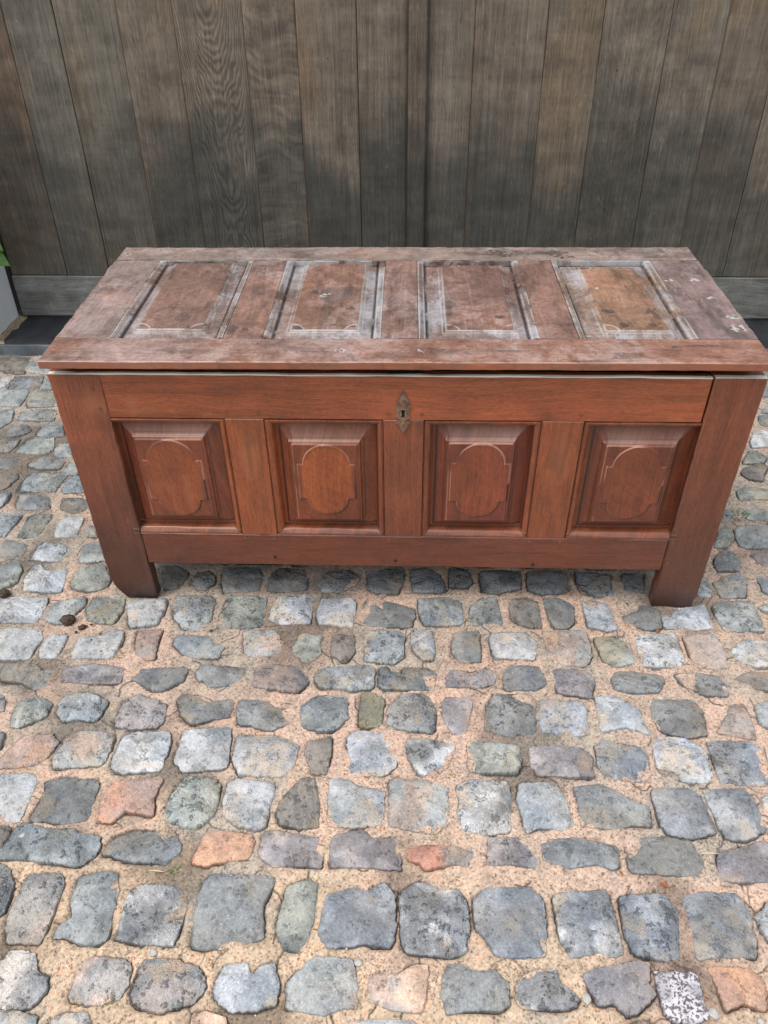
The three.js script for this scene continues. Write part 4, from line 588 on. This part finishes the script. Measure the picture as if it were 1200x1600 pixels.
{
  const M_PEB = new THREE.MeshStandardMaterial({ color: lin(214, 208, 200, 0.75), roughness: 0.8, map: stC });
  const pg = [31, 37, 41].map((s) => { const g = mergeVertices(new THREE.IcosahedronGeometry(1, 3)), p = g.attributes.position; for (let i = 0; i < p.count; i++) { const k = 0.7 + fbm(p.getX(i) * 1.6 + 5, p.getZ(i) * 1.6 + p.getY(i) * 1.2, s, 2) * 0.6; p.setXYZ(i, p.getX(i) * k * 1.2, p.getY(i) * k * 0.55 + 0.15, p.getZ(i) * k); } g.computeVertexNormals(); return setUV(g, (x, y, z) => [x * 0.05, z * 0.05 + y * 0.03]); });
  [[-0.061, 0.876, 9, 'white pebble right of the mottled sett in the bottom row'], [0.324, 0.922, 10, 'white pebble beside the notched pale sett in the bottom row'], [0.529, 0.938, 11, 'pale pebble between the speckled granite sett and the orange one'], [-0.422, 0.871, 9, 'pale pebble in the mortar below the rough blue grey sett'], [0.413, 0.711, 6, 'small white chip in the mortar right of the middle'], [-0.155, 0.72, 6, 'small pale pebble under the violet brown sett'], [0.603, 0.947, 7, 'small white pebble at the bottom right corner'], [-0.738, 0.661, 8, 'oblong pale pebble at the tip of the long rough sett']]
    .forEach(([x, z, r, label], i) => { const o = single('pebble', pg[i % 3], M_PEB, label, 'pebble'); o.scale.setScalar(r / 1400); onYard(o, x, -0.003, z); o.rotation.y = i; });
  const bit = (w, l, curl) => { const g = new THREE.PlaneGeometry(w, l, 4, 8).rotateX(-Math.PI / 2), p = g.attributes.position; for (let i = 0; i < p.count; i++) { const t = p.getZ(i) / l + 0.5, k = Math.sin(Math.PI * clamp(t, 0.02, 0.98)); p.setX(i, p.getX(i) * k); p.setY(i, curl * (p.getX(i) / w) ** 2 * 4 + curl * Math.sin(t * 3)); } g.computeVertexNormals(); return g; };
  const M_DRY = new THREE.MeshStandardMaterial({ color: lin(150, 84, 50, 0.8), roughness: 0.8, side: THREE.DoubleSide }), M_STRAW = new THREE.MeshStandardMaterial({ color: lin(214, 196, 160, 0.8), roughness: 0.8, side: THREE.DoubleSide });
  [[0.499, 0.727, 0.008, 0.02, M_DRY, 'small reddish dry leaf scrap in the mortar at the lower right', 1.1], [0.424, 0.707, 0.005, 0.014, M_DRY, 'tiny reddish leaf scrap next to a white chip', 0.4], [0.64, 0.087, 0.01, 0.013, M_DRY, 'reddish leaf scrap in front of the right foot', 2.0], [-0.453, 0.727, 0.0022, 0.035, M_STRAW, 'short straw lying left of the small green weed', 1.5], [0.6, 0.664, 0.0025, 0.04, M_STRAW, 'pale straw lying at the lower right edge', 1.6]]
    .forEach(([x, z, w, l, m, label, a]) => { const o = onYard(single(m === M_DRY ? 'leaf_scrap' : 'straw', bit(w, l, 0.0015), m, label, m === M_DRY ? 'leaf scrap' : 'straw'), x, 0.001, z); o.rotation.y = a; });
}
{ // loose grit on the mortar
  const g = new THREE.DodecahedronGeometry(1, 0), n = 9000, m = new THREE.InstancedMesh(g, new THREE.MeshStandardMaterial({ roughness: 0.9 }), n), M4 = new THREE.Matrix4(), q = new THREE.Quaternion(), e = new THREE.Euler();
  for (let i = 0; i < n; i++) {
    const x = -1.5 + rnd() * 2.9, z = -1.25 + rnd() * 2.35, r = 0.0006 + rnd() ** 3 * 0.0016, t = rnd(), on = boxes.some((b) => x > b[0] && x < b[1] && z > b[2] && z < b[3]) && rnd() < 0.93;
    e.set(rnd() * 6, rnd() * 6, rnd() * 6); M4.compose(new THREE.Vector3(x, on ? -0.012 : -0.0035, z), q.setFromEuler(e), new THREE.Vector3(r, r * 0.8, r)); m.setMatrixAt(i, M4);
    m.setColorAt(i, t < 0.4 ? lin(232, 214, 190, 0.7) : t < 0.65 ? lin(206, 160, 130, 0.7) : t < 0.85 ? lin(150, 120, 98, 0.7) : lin(110, 100, 92, 0.7));
  }
  m.name = 'sand_grit'; m.userData = { kind: 'stuff', label: 'loose sand grains on the mortar between the setts', category: 'grit' }; m.rotation.x = TILT; scene.add(m);
}
{ // the climbing plant at the left reveal, a leaf of which reaches into the picture
  const pl = thing('climbing_plant', 'climbing plant at the left wall with glossy green leaves', 'plant');
  pl.position.set(-1.62, 0.1, -1.4);
  const stem = new THREE.CatmullRomCurve3([[-0.02, -0.1, 0.09], [-0.015, 0.15, 0.08], [-0.02, 0.4, 0.05], [-0.01, 0.7, 0.07], [-0.02, 1.1, 0.05]].map((p) => new THREE.Vector3(...p)));
  mesh('stem', new THREE.TubeGeometry(stem, 30, 0.005, 7), new THREE.MeshStandardMaterial({ color: lin(96, 74, 52, 0.8), roughness: 0.9 }), pl);
  const LN = 14, LM = 9, leafG = new THREE.PlaneGeometry(1, 1, LM - 1, LN - 1), p = leafG.attributes.position;
  for (let i = 0; i < p.count; i++) { const u = p.getX(i) * 2, t = p.getY(i) + 0.5, w = 0.42 * Math.pow(Math.sin(Math.PI * Math.pow(t, 0.62)), 0.8) * (1 - 0.25 * t) + 0.002; p.setXYZ(i, u * w, t, -Math.abs(u) * 0.0 + 0.16 * u * u * w - 0.22 * t * t + 0.02 * Math.sin(t * 22) * Math.abs(u)); }
  leafG.computeVertexNormals();
  const [lc, lb] = bake(256, 256, (u, v, o) => { const x = Math.abs(u - 0.5) * 2, vein = Math.max(1 - x / 0.04, 1 - Math.abs((((v * 9 - x * 2.6) % 1) + 1) % 1 - 0.5) / 0.06), n = fbm(u * 8, v * 8, 91, 3); const k = 0.8 + n * 0.4; o[0] = (72 + Math.max(0, vein) * 40) * k; o[1] = (124 + Math.max(0, vein) * 26) * k; o[2] = (40 + Math.max(0, vein) * 24) * k; o[3] = 128 + Math.max(0, vein) * 60; });
  const lm = new THREE.MeshPhysicalMaterial({ map: lc, bumpMap: lb, bumpScale: 0.002, roughness: 0.42, side: THREE.DoubleSide, transmission: 0.25, thickness: 0 });
  // each leaf: where its stalk starts, where its tip hangs, how wide
  [[-0.03, 0.4, -0.08, 0.064, 0.345, -0.075, 1.0], [-0.025, 0.335, -0.085, 0.07, 0.285, -0.08, 0.95], [-0.03, 0.42, 0.06, 0.0, 0.33, 0.13, 1], [-0.02, 0.55, 0.03, 0.03, 0.5, -0.05, 1], [-0.01, 0.7, 0.07, 0.02, 0.62, 0.15, 1], [-0.02, 0.85, 0.06, 0.03, 0.8, -0.03, 1], [-0.02, 1.0, 0.05, 0.0, 0.93, 0.13, 1], [-0.015, 0.2, 0.09, 0.02, 0.11, 0.15, 0.9]]
    .forEach(([x, y, z, tx, ty, tz, w]) => { const l = mesh('leaf', leafG, lm, pl), d = new THREE.Vector3(tx - x, ty - y, tz - z), s = d.length(), n = new THREE.Vector3(0.45, 0.55, 0.7), sx = new THREE.Vector3().crossVectors(d.normalize(), n).normalize(); n.crossVectors(sx, d); l.position.set(x, y, z); l.quaternion.setFromRotationMatrix(new THREE.Matrix4().makeBasis(sx, d, n)); l.scale.set(s * w, s, s); });
}
scene.traverse((o) => { if (o.isMesh) o.castShadow = o.receiveShadow = true; });
renderer.render(scene, camera);
